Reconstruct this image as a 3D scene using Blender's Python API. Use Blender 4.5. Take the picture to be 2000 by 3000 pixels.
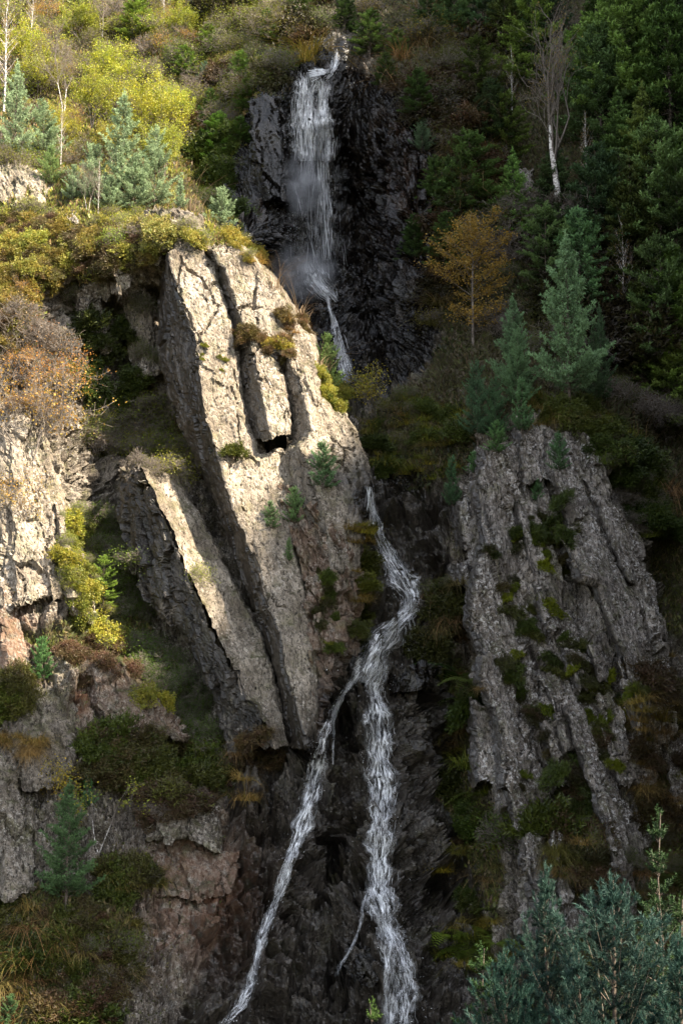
import bpy, math, random
import numpy as np
from mathutils import Vector, Matrix, Euler

for o in list(bpy.data.objects): bpy.data.objects.remove(o, do_unlink=True)
SC = bpy.context.scene
COL = SC.collection
R = math.radians

# ------------------------------------------------------------------ camera
PITCH = R(10.0)
FPX = 1500.0 / math.tan(R(17.8))            # focal length in units of photograph pixels (2000 x 3000)
cam_d = bpy.data.cameras.new('camera'); cam = bpy.data.objects.new('camera', cam_d); COL.objects.link(cam)
cam.location = (0, 0, 0); cam.rotation_euler = (R(90) + PITCH, 0, 0)
cam_d.sensor_fit = 'VERTICAL'; cam_d.angle = R(35.6); cam_d.clip_start = 0.5; cam_d.clip_end = 3000
SC.camera = cam

# ------------------------------------------------------------------ sky, sun, exposure
SUN_AZ, SUN_EL = R(62), R(43)               # from behind the right shoulder, fairly high
SUN = Vector((math.sin(SUN_AZ)*math.cos(SUN_EL), -math.cos(SUN_AZ)*math.cos(SUN_EL), math.sin(SUN_EL)))
world = bpy.data.worlds.new('World'); SC.world = world; world.use_nodes = True
wn = world.node_tree.nodes; wl = world.node_tree.links; wn.clear()
sky = wn.new('ShaderNodeTexSky'); sky.sky_type = 'NISHITA'; sky.sun_disc = False
sky.sun_elevation = SUN_EL; sky.sun_rotation = math.atan2(SUN.x, SUN.y)
bg = wn.new('ShaderNodeBackground'); bg.inputs['Strength'].default_value = 0.118
wo = wn.new('ShaderNodeOutputWorld')
hs = wn.new('ShaderNodeHueSaturation'); hs.inputs['Saturation'].default_value = 0.4   # thin bright cloud in the blue
wl.new(sky.outputs[0], hs.inputs['Color']); wl.new(hs.outputs[0], bg.inputs['Color']); wl.new(bg.outputs[0], wo.inputs['Surface'])
sd = bpy.data.lights.new('sun', 'SUN'); sd.energy = 5.0; sd.angle = R(2.0); sd.color = (1.0, 0.87, 0.68)
sun = bpy.data.objects.new('sun', sd); COL.objects.link(sun)
sun.rotation_euler = SUN.to_track_quat('Z', 'Y').to_euler(); sun.location = (60, -60, 90)
SC.view_settings.view_transform = 'Standard'; SC.view_settings.look = 'None'
SC.view_settings.exposure = 2.2; SC.view_settings.gamma = 1.0; SC.view_settings.use_curve_mapping = False
SC.render.engine = 'CYCLES'
SC.cycles.max_bounces = 4; SC.cycles.diffuse_bounces = 3; SC.cycles.glossy_bounces = 2
SC.cycles.transmission_bounces = 3; SC.cycles.transparent_max_bounces = 4
SC.cycles.use_denoising = True; SC.cycles.denoiser = 'OPENIMAGEDENOISE'; SC.cycles.denoising_input_passes = 'RGB_ALBEDO_NORMAL'; SC.cycles.denoising_prefilter = 'ACCURATE'

# ------------------------------------------------------------------ pixel <-> place
CP, SP = math.cos(PITCH), math.sin(PITCH)
def ray(px, py):
    cx = (np.asarray(px, float) - 1000.0)/FPX; cy = (1500.0 - np.asarray(py, float))/FPX
    return np.stack([cx, CP - SP*cy, SP + CP*cy], -1)
def P(px, py, Y):
    """the place at depth Y seen at photograph pixel (px, py)"""
    r = ray(px, py); return r*(np.asarray(Y, float)/r[..., 1])[..., None]
def m_per_px(Y): return Y/FPX/CP

# ------------------------------------------------------------------ noise (numpy)
def _h(ix, iy, iz, s):
    h = (ix.astype(np.uint32)*np.uint32(374761393) + iy.astype(np.uint32)*np.uint32(668265263)
         + iz.astype(np.uint32)*np.uint32(2147483647) + np.uint32((s*974711 + 12345) & 0xffffffff))
    h ^= h >> np.uint32(13); h *= np.uint32(1274126177); h ^= h >> np.uint32(16); h *= np.uint32(2246822519); h ^= h >> np.uint32(15)
    return h
def _f(h): return (h & np.uint32(0xffffff)).astype(np.float32)/np.float32(0xffffff)
def vnoise(p, s=0):
    """smooth value noise in -1..1"""
    p = np.asarray(p, np.float32); i = np.floor(p).astype(np.int64); f = p - i
    u = f*f*f*(f*(f*6-15)+10); r = 0
    for dx in (0, 1):
        wx = u[:, 0] if dx else 1-u[:, 0]
        for dy in (0, 1):
            wy = u[:, 1] if dy else 1-u[:, 1]
            for dz in (0, 1):
                wz = u[:, 2] if dz else 1-u[:, 2]
                r = r + wx*wy*wz*_f(_h(i[:, 0]+dx, i[:, 1]+dy, i[:, 2]+dz, s))
    return r*2-1
def fbm(p, octv=4, s=0, g=0.5):
    a, r, q = 1.0, 0, np.asarray(p, np.float32)
    for k in range(octv): r = r + a*vnoise(q + 17.3*k, s+k); q = q*2.03; a *= g
    return r
def facets(p, s=0, tilt=0.7):
    """angular rock: every Voronoi cell is a tilted plane of its own; also returns the distance to the cell's edge"""
    p = np.asarray(p, np.float32); i = np.floor(p).astype(np.int64); n = len(p)
    d1 = np.full(n, 9., np.float32); d2 = d1.copy(); val = np.zeros(n, np.float32)
    for dx in (-1, 0, 1):
        for dy in (-1, 0, 1):
            for dz in (-1, 0, 1):
                cx, cy, cz = i[:, 0]+dx, i[:, 1]+dy, i[:, 2]+dz
                h = _h(cx, cy, cz, s); a = _f(h); h2 = h*np.uint32(2654435761); h2 ^= h2 >> np.uint32(15); b = _f(h2)
                h3 = h2*np.uint32(2246822519); h3 ^= h3 >> np.uint32(13); c = _f(h3)
                ex, ey, ez = p[:, 0]-cx-a, p[:, 1]-cy-b, p[:, 2]-cz-c
                d = ex*ex+ey*ey+ez*ez
                v = (_f(h2 ^ h3)*2-1) + tilt*2*((b-.5)*ex + (c-.5)*ey + (a-.5)*ez)
                near = d < d1
                d2 = np.where(near, d1, np.minimum(d2, d)); val = np.where(near, v, val); d1 = np.where(near, d, d1)
    return val, np.sqrt(d2)-np.sqrt(d1)
def sstep(a, b, x):
    t = np.clip((x-a)/(b-a), 0, 1); return t*t*(3-2*t)

# bedding frame: the beds run down to the right
_ea = np.array(P(893, 2163, 67.2) - P(491, 745, 74.5)); _ea /= np.linalg.norm(_ea)
_eb = np.cross(_ea, [0.25, -0.85, 0.45]); _eb /= np.linalg.norm(_eb); _ec = np.cross(_ea, _eb)
BED = np.stack([_ea, _eb, _ec])
def bed(p): return p @ BED.T

# ------------------------------------------------------------------ meshes and objects
def make_mesh(name, v, f, mat, smooth=False, col=None, cname='tone'):
    """v (n,3); f (m,3) or (m,4) or a list of both; col (n,3) per-vertex colour"""
    fs = f if isinstance(f, list) else [f]
    fs = [np.asarray(x, np.int32) for x in fs if len(x)]
    me = bpy.data.meshes.new(name); v = np.asarray(v, np.float32)
    me.vertices.add(len(v)); me.vertices.foreach_set('co', v.ravel())
    tot = np.concatenate([np.full(len(x), x.shape[1], np.int32) for x in fs]); idx = np.concatenate([x.ravel() for x in fs])
    me.loops.add(len(idx)); me.loops.foreach_set('vertex_index', idx)
    me.polygons.add(len(tot)); me.polygons.foreach_set('loop_start', np.concatenate([[0], np.cumsum(tot)[:-1]]).astype(np.int32))
    me.update(calc_edges=True)
    if smooth: me.polygons.foreach_set('use_smooth', np.ones(len(tot), bool))
    else: me.polygons.foreach_set('use_smooth', np.zeros(len(tot), bool))
    if col is not None:
        a = me.attributes.new(cname, 'FLOAT_COLOR', 'POINT'); c = np.ones((len(v), 4), np.float32); c[:, :3] = col
        a.data.foreach_set('color', c.ravel())
    for m in (mat if isinstance(mat, (list, tuple)) else [mat]): me.materials.append(m)
    return me
def add(name, me, parent=None, loc=None):
    o = bpy.data.objects.new(name, me); COL.objects.link(o)
    if parent: o.parent = parent
    if loc is not None: o.location = loc
    return o
def tag(o, label=None, cat=None, group=None, kind=None):
    if label: o['label'] = label
    if cat: o['category'] = cat
    if group: o['group'] = group
    if kind: o['kind'] = kind
    return o
def thing(name, label, cat, loc=(0, 0, 0), group=None):
    o = bpy.data.objects.new(name, None); COL.objects.link(o); o.location = loc; o.empty_display_size = 0.3
    return tag(o, label, cat, group)
def inpoly(px, py, poly):
    poly = np.asarray(poly, float); r = np.zeros(np.shape(px), bool); j = len(poly)-1
    for i in range(len(poly)):
        xi, yi = poly[i]; xj, yj = poly[j]
        c = ((yi > py) != (yj > py)) & (px < (xj-xi)*(py-yi)/((yj-yi) or 1e-9)+xi); r ^= c; j = i
    return r
def polydist(px, py, line):
    """distance in photograph pixels to a polyline"""
    line = np.asarray(line, float); d = np.full(np.shape(px), 1e9)
    for a, b in zip(line[:-1], line[1:]):
        ab = b-a; t = np.clip(((px-a[0])*ab[0]+(py-a[1])*ab[1])/(ab@ab), 0, 1)
        d = np.minimum(d, np.hypot(px-a[0]-t*ab[0], py-a[1]-t*ab[1]))
    return d
def grid_faces(nr, nc):
    a = np.arange(nr*nc).reshape(nr, nc)
    return np.stack([a[:-1, :-1], a[1:, :-1], a[1:, 1:], a[:-1, 1:]], -1).reshape(-1, 4)
def grid_normals(V):
    du = np.gradient(V, axis=1); dv = np.gradient(V, axis=0); n = np.cross(du, dv); n /= np.linalg.norm(n, axis=-1, keepdims=True)+1e-9
    flip = np.sum(n*V, -1) > 0; n[flip] *= -1
    return n

# ------------------------------------------------------------------ materials
def mat_new(name):
    m = bpy.data.materials.new(name); m.use_nodes = True; nt = m.node_tree; nt.nodes.clear()
    out = nt.nodes.new('ShaderNodeOutputMaterial'); return m, nt, out
class NB:
    def __init__(s, nt): s.nt = nt
    def n(s, t, **k):
        x = s.nt.nodes.new(t)
        for a, b in k.items(): setattr(x, a, b)
        return x
    def l(s, a, b): s.nt.links.new(a, b)
    def noise(s, vec, scale, det=4, rough=.55, dist=0):
        x = s.n('ShaderNodeTexNoise'); x.inputs['Scale'].default_value = scale; x.inputs['Detail'].default_value = det
        x.inputs['Roughness'].default_value = rough; x.inputs['Distortion'].default_value = dist; s.l(vec, x.inputs['Vector']); return x.outputs[0]
    def ramp(s, fac, pts):
        x = s.n('ShaderNodeValToRGB'); e = x.color_ramp.elements
        while len(e) > 1: e.remove(e[-1])
        e[0].position = pts[0][0]; e[0].color = (*pts[0][1], 1) if not isinstance(pts[0][1], (int, float)) else (pts[0][1],)*3+(1,)
        for p_, c in pts[1:]:
            q = e.new(p_); q.color = (*c, 1) if not isinstance(c, (int, float)) else (c, c, c, 1)
        s.l(fac, x.inputs[0]); return x.outputs[0]
    def mix(s, fac, a, b, mode='MIX'):
        x = s.n('ShaderNodeMix', data_type='RGBA', blend_type=mode)
        for sock, v in ((x.inputs[0], fac), (x.inputs[6], a), (x.inputs[7], b)):
            if isinstance(v, (int, float)): sock.default_value = v
            elif isinstance(v, tuple): sock.default_value = (*v, 1)
            else: s.l(v, sock)
        return x.outputs[2]
    def math(s, op, a, b=0.0, clamp=False):
        x = s.n('ShaderNodeMath', operation=op, use_clamp=clamp)
        for sock, v in ((x.inputs[0], a), (x.inputs[1], b)):
            if isinstance(v, (int, float)): sock.default_value = v
            else: s.l(v, sock)
        return x.outputs[0]
def rock_material(name, dark, light, lichen, lichen_amt=0.5, relief=.2, ochre=(0.19, 0.092, 0.050), streak=0.5, moss=0.5, stain=0.5):
    m, nt, out = mat_new(name); b = NB(nt)
    geo = b.n('ShaderNodeNewGeometry'); pos = geo.outputs['Position']
    mp = b.n('ShaderNodeMapping'); mp.inputs['Rotation'].default_value = (R(-18), R(15), 0); mp.inputs['Scale'].default_value = (1, 1, .45); b.l(pos, mp.inputs['Vector'])
    st = mp.outputs[0]
    at = b.n('ShaderNodeAttribute', attribute_name='mask'); sep = b.n('ShaderNodeSeparateColor'); b.l(at.outputs['Color'], sep.inputs[0])
    wet, soil, rust = sep.outputs[0], sep.outputs[1], sep.outputs[2]  # wet also carries shade painted on left-facing slab sides
    c = b.mix(b.ramp(b.noise(st, .8, 5, .62), [(.32, 0), (.66, 1)]), dark, light)
    c = b.mix(b.math('MULTIPLY', b.ramp(b.noise(st, 4.2, 5, .72), [(.40, 1), (.53, 0)]), streak), c, tuple(x*.26 for x in dark))
    c = b.mix(b.math('MULTIPLY', b.ramp(b.noise(st, .55, 4, .6, .6), [(.46, 0), (.58, 1)]), stain), c, (.085, .064, .042))         # brown water stain
    lm = b.math('MULTIPLY', b.ramp(b.noise(pos, 6.0, 4, .78), [(.52, 0), (.58, 1)]), b.ramp(b.noise(pos, .4, 3), [(.36, 0), (.58, 1)]))
    c = b.mix(b.math('MULTIPLY', lm, lichen_amt), c, lichen)
    c = b.mix(b.math('MULTIPLY', b.ramp(b.noise(pos, 1.1, 5, .65), [(.52, 0), (.68, 1)]), moss), c, (.13, .125, .05))      # moss tinge
    c = b.mix(b.ramp(b.noise(pos, 13, 3, .8), [(.35, .9), (.44, 0)]), c, tuple(x*.20 for x in dark))                        # dark pits
    c = b.mix(b.ramp(b.noise(st, 9, 3, .6), [(.36, .95), (.41, 0)]), c, tuple(x*.15 for x in dark))                           # marks along the bedding
    m2 = b.n('ShaderNodeMapping'); m2.inputs['Rotation'].default_value = (R(-18), R(15), 0); m2.inputs['Scale'].default_value = (1, 1, .06); b.l(pos, m2.inputs['Vector'])
    c = b.mix(b.ramp(b.noise(m2.outputs[0], 3.4, 3, .6, .3), [(.455, 0), (.485, .85), (.515, 0)]), c, tuple(x*.30 for x in dark))      # fine strata
    rm = b.math('MULTIPLY', rust, b.ramp(b.noise(pos, 2.3, 5, .6), [(.34, 0), (.52, 1)]))
    c = b.mix(rm, c, ochre)
    sm = b.math('MULTIPLY', soil, b.ramp(b.noise(pos, 3.0, 4, .6), [(.30, .25), (.46, 1)]))
    sc_ = b.ramp(b.noise(pos, 6, 5, .7), [(.30, (.016, .012, .008)), (.48, (.05, .042, .02)), (.60, (.06, .07, .018)), (.75, (.11, .085, .045))])
    c = b.mix(sm, c, sc_)
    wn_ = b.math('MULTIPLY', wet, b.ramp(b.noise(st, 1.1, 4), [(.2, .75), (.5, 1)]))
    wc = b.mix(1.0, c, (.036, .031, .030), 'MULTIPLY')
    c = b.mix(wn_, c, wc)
    bs = b.n('ShaderNodeBsdfPrincipled'); b.l(c, bs.inputs['Base Color'])
    rr = b.n('ShaderNodeMapRange'); rr.inputs[3].default_value = .92; rr.inputs[4].default_value = .16; b.l(wn_, rr.inputs[0]); b.l(rr.outputs[0], bs.inputs['Roughness'])
    sp = b.n('ShaderNodeMapRange'); sp.inputs[3].default_value = .25; sp.inputs[4].default_value = .42; b.l(wn_, sp.inputs[0]); b.l(sp.outputs[0], bs.inputs['Specular IOR Level'])
    h = b.math('ADD', b.math('MULTIPLY', b.noise(st, 4.5, 5, .7), 1.0), b.math('MULTIPLY', b.noise(pos, 16, 3, .7), .5))
    hw = b.math('MULTIPLY', b.noise(pos, 9.0, 3, .6), .42)
    hm = b.n('ShaderNodeMix', data_type='FLOAT'); b.l(wn_, hm.inputs[0]); b.l(h, hm.inputs[2]); b.l(hw, hm.inputs[3])
    bp = b.n('ShaderNodeBump'); bp.inputs['Strength'].default_value = .9; bp.inputs['Distance'].default_value = relief; b.l(hm.outputs[0], bp.inputs['Height']); b.l(bp.outputs[0], bs.inputs['Normal'])
    b.l(bs.outputs[0], out.inputs['Surface']); return m
def leaf_material(name, trans=.3, rough=.55, spec=.25):
    """colour = the mesh's own tone attribute times the object's colour"""
    m, nt, out = mat_new(name); b = NB(nt)
    at = b.n('ShaderNodeAttribute', attribute_name='tone'); oi = b.n('ShaderNodeObjectInfo')
    c = b.mix(1.0, at.outputs['Color'], oi.outputs['Color'], 'MULTIPLY')
    geo = b.n('ShaderNodeNewGeometry')
    c = b.mix(b.ramp(b.noise(geo.outputs['Position'], 1.6, 3), [(.3, .30), (.62, 0)]), c, b.mix(1.0, c, (.55, .55, .5), 'MULTIPLY'))
    bs = b.n('ShaderNodeBsdfPrincipled'); b.l(c, bs.inputs['Base Color']); bs.inputs['Roughness'].default_value = rough; bs.inputs['Specular IOR Level'].default_value = spec
    tr = b.n('ShaderNodeBsdfTranslucent'); b.l(c, tr.inputs[0])
    mx = b.n('ShaderNodeMixShader'); mx.inputs[0].default_value = trans; b.l(bs.outputs[0], mx.inputs[1]); b.l(tr.outputs[0], mx.inputs[2])
    b.l(mx.outputs[0], out.inputs['Surface']); return m
def bark_material(name, a, c2, scale=9):
    m, nt, out = mat_new(name); b = NB(nt)
    tc = b.n('ShaderNodeTexCoord'); mp = b.n('ShaderNodeMapping'); mp.inputs['Scale'].default_value = (1, 1, 2.2); b.l(tc.outputs['Object'], mp.inputs['Vector'])
    c = b.mix(b.ramp(b.noise(mp.outputs[0], scale, 4, .6), [(.42, 0), (.58, 1)]), a, c2)
    bs = b.n('ShaderNodeBsdfPrincipled'); b.l(c, bs.inputs['Base Color']); bs.inputs['Roughness'].default_value = .85
    b.l(bs.outputs[0], out.inputs['Surface']); return m
M = {}
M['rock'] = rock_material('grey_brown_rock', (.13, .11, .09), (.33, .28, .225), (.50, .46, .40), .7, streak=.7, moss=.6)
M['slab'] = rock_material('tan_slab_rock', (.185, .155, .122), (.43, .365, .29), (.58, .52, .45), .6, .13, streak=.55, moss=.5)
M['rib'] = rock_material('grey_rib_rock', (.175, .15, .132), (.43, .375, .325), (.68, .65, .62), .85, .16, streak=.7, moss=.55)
M['needle'] = leaf_material('conifer_needles', .15, .6, .2)
M['leaf'] = leaf_material('broad_leaves', .35, .5, .3)
M['grass'] = leaf_material('dry_grass_blades', .25, .6, .2)
M['bark'] = bark_material('brown_bark', (.055, .040, .030), (.13, .10, .075))
M['twig'] = bark_material('grey_twigs', (.10, .082, .068), (.185, .155, .13))
M['birch'] = bark_material('silver_birch_bark', (.16, .14, .13), (.62, .58, .54), 5)
# ------------------------------------------------------------------ the hillside and the wet gully (one relief, real depth in metres)
CTRL = np.array([
 # left hillside above the shelf
 (-300,-300,114),(0,-300,115),(500,-300,116),(900,-300,114),(0,0,106),(400,0,106),(700,0,103),(200,200,99),(450,250,96),(0,350,92),(200,420,89),(400,480,87),(600,250,96),(560,420,92.5),
 (640,600,88),(560,560,88),(690,480,90.5),(740,330,92),(800,100,98.5),(860,160,95),(0,500,83.5),(200,560,81.5),(420,600,80.5),(560,640,79.5),(640,700,78.5),(720,720,79.5),(-300,500,86),
 # shelf and left cliff
 (0,650,79.3),(200,680,78),(400,690,76.6),(480,720,76.2),(120,800,76.2),(300,800,76.2),(420,770,75.9),(0,820,76.5),(60,1000,74.6),(60,1250,72.8),(60,1500,71),(60,1700,69.5),(-300,900,77),(-300,1500,72),
 (230,880,78.8),(330,900,79.6),(430,900,79.6),(300,1050,79.2),(420,1100,79.4),(330,1300,78),(250,1450,75.6),(430,1400,77.8),(520,1500,77.2),(190,1250,75.4),(200,1400,73.8),
 (180,1650,71),(120,1900,68.4),(240,1800,70.3),(330,1830,72.2),(330,1920,70.4),(450,1900,73),(420,2050,69.2),(540,2080,71.2),(640,2220,70.2),(330,1650,74.6),(300,2150,66.9),(100,2150,66.6),(60,2400,64.2),(-300,2300,66),
 (300,2350,65.6),(480,2250,67),(450,2450,65),(620,2350,67.3),(560,2520,64.9),(300,2600,63.2),(600,2700,63.6),(450,2850,61.6),(150,2750,61.3),(100,3000,59),(500,3050,60),(-300,3000,60),(100,3250,57),(700,3250,58.5),
 # behind the big slabs
 (560,800,78.5),(700,1000,78),(750,1300,76.8),(900,1300,77.5),(900,1600,74.5),(700,1700,73.8),(780,2000,71.8),(850,2200,70.2),(1000,1500,77),
 # upper fall
 (985,140,94.5),(960,190,92.5),(900,210,91.8),(820,260,91),(760,300,90.5),(880,300,91.2),(960,300,91.4),(930,450,90.9),(780,480,89),(730,600,88),(850,650,89.6),(960,650,90.3),(880,850,88.6),(760,760,87.2),(960,880,88.3),(1000,1000,87.2),(1040,1120,85.4),(940,1150,85),
 (1040,300,93),(1060,600,92),(1080,900,90.5),(1120,1080,87.5),(1010,200,94.2),
 # right cliff and slope
 (1130,240,93),(1230,300,91),(1180,600,88.6),(1200,900,87),(1230,1080,85),(1320,500,89.5),(1330,800,87),(1050,100,98),(1200,100,97),(1400,0,102),(1300,-300,110),(1700,-300,108),(2000,-300,107),(2350,-300,106),
 (1600,0,99.5),(2000,0,97.5),(1500,300,94),(1800,300,92),(2050,300,91.5),(1450,600,90),(1600,700,88.6),(1900,700,87.5),(1500,950,85.5),(1750,1050,84.5),(2000,1050,84.5),(1900,1300,83),(2100,1500,80.5),(2350,900,86),(2350,1800,78),
 # grassy ledge in the middle
 (1100,1200,82.8),(1200,1200,82),(1120,1330,80.3),(1250,1300,80),(1100,1390,79.2),(1200,1385,78.8),(1300,1250,81),(1330,1400,78),
 # middle channel
 (1080,1430,78.3),(1150,1480,78),(1240,1480,77.5),(1100,1600,76.3),(1200,1650,76),(1280,1600,76),(1170,1730,74.8),(1240,1780,74.3),(1130,1840,73.2),(1250,1880,73.2),(1060,1940,71.9),(1150,1960,71.5),(1250,1970,71.6),
 (1000,2060,70.9),(1100,2080,70.4),(1220,2080,71),(930,2230,69.2),(1020,2250,69.8),(1110,2250,69),(1220,2300,69.8),(880,2420,67.2),(1000,2450,68.2),(1110,2450,67),(1250,2500,68),(820,2600,65.4),(940,2650,66),(1110,2650,65.2),(1240,2700,65.8),
 (750,2780,63.7),(900,2850,63.6),(1150,2850,63.2),(1280,2880,63.6),(680,2970,61.9),(1000,3050,61.4),(1200,3050,61.5),(1100,3250,59.5),
 # right buttress body and its flanks
 (1400,1290,77.2),(1520,1210,77),(1640,1180,77.4),(1760,1190,78),(1840,1290,78),(1900,1400,78.3),(1960,1500,78.5),(1345,1500,76.8),(1440,1450,75.6),(1600,1400,75.2),(1760,1450,75.9),(1880,1600,77.6),
 (1340,1750,75.4),(1450,1800,73.3),(1650,1800,72.8),(1850,1800,74.7),(1940,1800,76.2),(1330,2000,73.6),(1450,2100,71.1),(1700,2100,70.6),(1880,2100,72.2),(2000,2050,72.8),(1330,2250,71.5),(1450,2350,69.5),(1700,2350,68.8),(1880,2350,69.6),(2050,2350,69.5),
 (1360,2500,69),(1550,2600,66.6),(1800,2650,66),(1980,2650,66),(1400,2750,66.4),(1650,2850,63.8),(2000,2950,62.5),(1500,3100,61),(2000,3250,59),(2350,2500,68),(2350,3250,58.5)], float)
BUMPS = [ # px, py, rx, ry, metres (positive = hollow)
 (1005,2125,30,62,3.0),(985,2540,34,62,3.4),(945,2480,46,30,2.0),(1310,2240,52,130,3.0),(1240,2060,46,24,2.0),(1060,2590,22,60,1.6),(1290,2600,60,40,2.6),(1340,2480,40,60,2.0),(1240,2620,60,60,.8),(985,2880,26,80,2.6),(840,2700,40,26,1.6),(800,2450,30,60,1.2),(1010,2700,45,70,-.9),(900,2700,60,60,-.6),
 (1070,2880,55,80,-.9),(1100,1890,60,40,-.3),(1180,1975,70,25,-.7),(1200,2020,60,22,.9),(1290,1720,40,60,-.5),(1250,1520,40,60,.5),(640,2760,60,40,-.4),(690,2560,30,30,.5),
 (350,1000,40,110,1.0),(420,980,26,140,.8),(470,1250,30,90,1.0),(250,900,40,60,.8),(330,1480,40,80,.9),(230,1050,50,70,-.6),(200,1250,50,60,-.5),(520,2150,60,120,.8),(560,2330,60,50,.7),
 (780,420,50,120,-1.0),(830,330,40,70,-.7),(700,720,40,60,.8),(760,620,40,80,-.6),(1150,420,40,60,-.6),(1010,420,40,200,.9),(1030,760,50,160,1.0),(1110,620,36,120,.7),(1210,460,36,80,-.6),(1180,760,36,120,-.5),
 (960,600,150,400,1.6),(1050,650,90,330,2.2),(1640,900,120,90,-1.0),(1900,1150,60,120,1.5),(1940,1700,40,110,1.4)]
_T = CTRL.copy(); _xy = _T[:, :2]/1000.0
_A = np.sqrt(((_xy[:, None]-_xy[None])**2).sum(-1)+.0016); _Pm = np.c_[np.ones(len(_xy)), _xy]
_K = np.block([[_A, _Pm], [_Pm.T, np.zeros((3, 3))]]); _K[:len(_xy), :len(_xy)] -= np.eye(len(_xy))*2e-3
_W = np.linalg.solve(_K, np.r_[_T[:, 2], 0, 0, 0])
def base_depth(px, py, bumps=True):
    px = np.asarray(px, float); py = np.asarray(py, float); r = _W[-3]+_W[-2]*px/1000+_W[-1]*py/1000
    for (x, y), w in zip(_xy, _W[:-3]): r = r+w*np.sqrt((px/1000-x)**2+(py/1000-y)**2+.0016)
    for x, y, rx, ry, a in (BUMPS if bumps else []): r = r+a*np.exp(-((px-x)/rx)**2-((py-y)/ry)**2)
    return r
FALL_UP = [(985,150),(985,190),(935,215),(925,300),(935,500),(930,700),(935,850),(975,940),(1010,1040),(1040,1140)]
FALL_MID = [(1083,1430),(1092,1500),(1110,1580),(1150,1650),(1190,1700),(1220,1745),(1212,1790),(1168,1828),(1120,1870),(1085,1930),(1060,1975)]
FALL_LEFT = [(1060,1940),(1012,2025),(985,2070),(950,2150),(927,2250),(910,2330),(880,2430),(850,2520),(815,2620),(775,2720),(752,2800),(735,2880),(705,2945),(655,3000)]
FALL_RIGHT = [(1105,1960),(1095,2030),(1108,2100),(1110,2200),(1125,2300),(1115,2400),(1113,2500),(1112,2600),(1130,2700),(1160,2800),(1168,2900),(1160,3020)]
gx = np.r_[np.arange(-420, -40, 20), np.arange(-40, 2040, 4.6), np.arange(2040, 2440, 20)]
gy = np.r_[np.arange(-420, -40, 20), np.arange(-40, 3040, 4.8), np.arange(3040, 3290, 20)]
GX, GY = np.meshgrid(gx, gy); NR, NC = GX.shape
V0 = P(GX, GY, base_depth(GX, GY)); N0 = grid_normals(P(GX, GY, base_depth(GX, GY, False)))
for _ in range(12): N0[1:-1, 1:-1] = (N0[:-2, 1:-1]+N0[2:, 1:-1]+N0[1:-1, :-2]+N0[1:-1, 2:]+N0[1:-1, 1:-1])/5
N0 /= np.linalg.norm(N0, axis=-1, keepdims=True)
fx, fy = GX.ravel(), GY.ravel(); V0f = V0.reshape(-1, 3); N0f = N0.reshape(-1, 3)
jx = fx+38*fbm(V0f*.55, 4, 5); jy = fy+38*fbm(V0f*.55+50, 4, 6)
WETP = [[(700,170),(1010,130),(1080,225),(1220,240),(1320,380),(1330,560),(1290,800),(1260,1000),(1240,1110),(1060,1180),(900,1160),(800,900),(640,720),(660,420),(720,280)],
        [(1060,1380),(1250,1380),(1330,1500),(1310,1800),(1330,2100),(1370,2400),(1400,2700),(1400,3300),(380,3300),(640,2750),(700,2500),(640,2350),(760,2230),(900,2150),(1040,1850)]]
SOILP = [[(-500,-500),(1010,-500),(980,130),(860,190),(760,270),(700,420),(640,560),(700,680),(640,720),(480,720),(430,780),(300,820),(160,800),(100,1000),(0,1100),(-500,1100)],
         [(1000,-500),(2500,-500),(2500,2000),(1960,1900),(1900,1400),(1760,1250),(1600,1190),(1450,1280),(1330,1420),(1090,1400),(1060,1200),(1230,1120),(1270,1000),(1300,800),(1340,560),(1330,380),(1225,240),(1080,215)],
         [(180,1500),(260,1480),(420,1800),(560,2120),(640,2260),(700,2330),(620,2340),(480,2180),(330,1920),(200,1900)],[(30,1880),(230,1840),(330,1920),(200,1990)],
         [(250,2180),(400,2160),(620,2200),(650,2330),(560,2360),(420,2300),(280,2300)],[(-100,2620),(120,2620),(380,2640),(380,2800),(330,2900),(200,3300),(-100,3300)],[(300,2530),(450,2530),(460,2600),(300,2600)],
         [(1900,2000),(2100,1950),(2100,3300),(1450,3300),(1500,2900),(1800,2600),(1840,2300)],[(220,1260),(330,1200),(560,1270),(600,1400),(420,1380),(300,1350)],
         [(1310,1900),(1380,1900),(1400,2250),(1480,2500),(1440,2700),(1340,2560),(1300,2200)]]
def soft(polys):
    m = np.zeros(len(fx), bool)
    for p in polys: m |= inpoly(jx, jy, p)
    m = m.astype(np.float32).reshape(NR, NC)
    for _ in range(4): m = (m+np.roll(m, 1, 0)+np.roll(m, -1, 0)+np.roll(m, 1, 1)+np.roll(m, -1, 1))/5
    return m.ravel()
wet = soft(WETP); soil = soft(SOILP)
dw = np.minimum(np.minimum(polydist(fx, fy, FALL_MID), polydist(fx, fy, FALL_LEFT)), np.minimum(polydist(fx, fy, FALL_RIGHT), polydist(fx, fy, FALL_UP)))
wet = np.maximum(wet, np.exp(-(dw/70.0)**2)); soil = soil*(1-np.exp(-(dw/60.0)**2))
rust = np.exp(-((fx-600)/170)**2-((fy-2640)/200)**2)*.95+np.exp(-((fx-1170)/90)**2-((fy-500)/300)**2)*.8+np.exp(-((fx-720)/60)**2-((fy-620)/130)**2)*.5+np.exp(-((fx-60)/60)**2-((fy-1900)/120)**2)*.6+np.exp(-((fx-240)/30)**2-((fy-2060)/60)**2)
rust = np.clip(rust, 0, 1); dry = np.exp(-((fx-440)/150)**2-((fy-2480)/190)**2); wet = wet*(1-dry); wet = np.maximum(wet, .55*np.exp(-((fx-580)/110)**2-((fy-2720)/170)**2))
q = bed(V0f)*np.array([.42, .95, .95]); f1, e1 = facets(q+.35*fbm(V0f*.8, 3, 9)[:, None], 3, 1.0)
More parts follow.
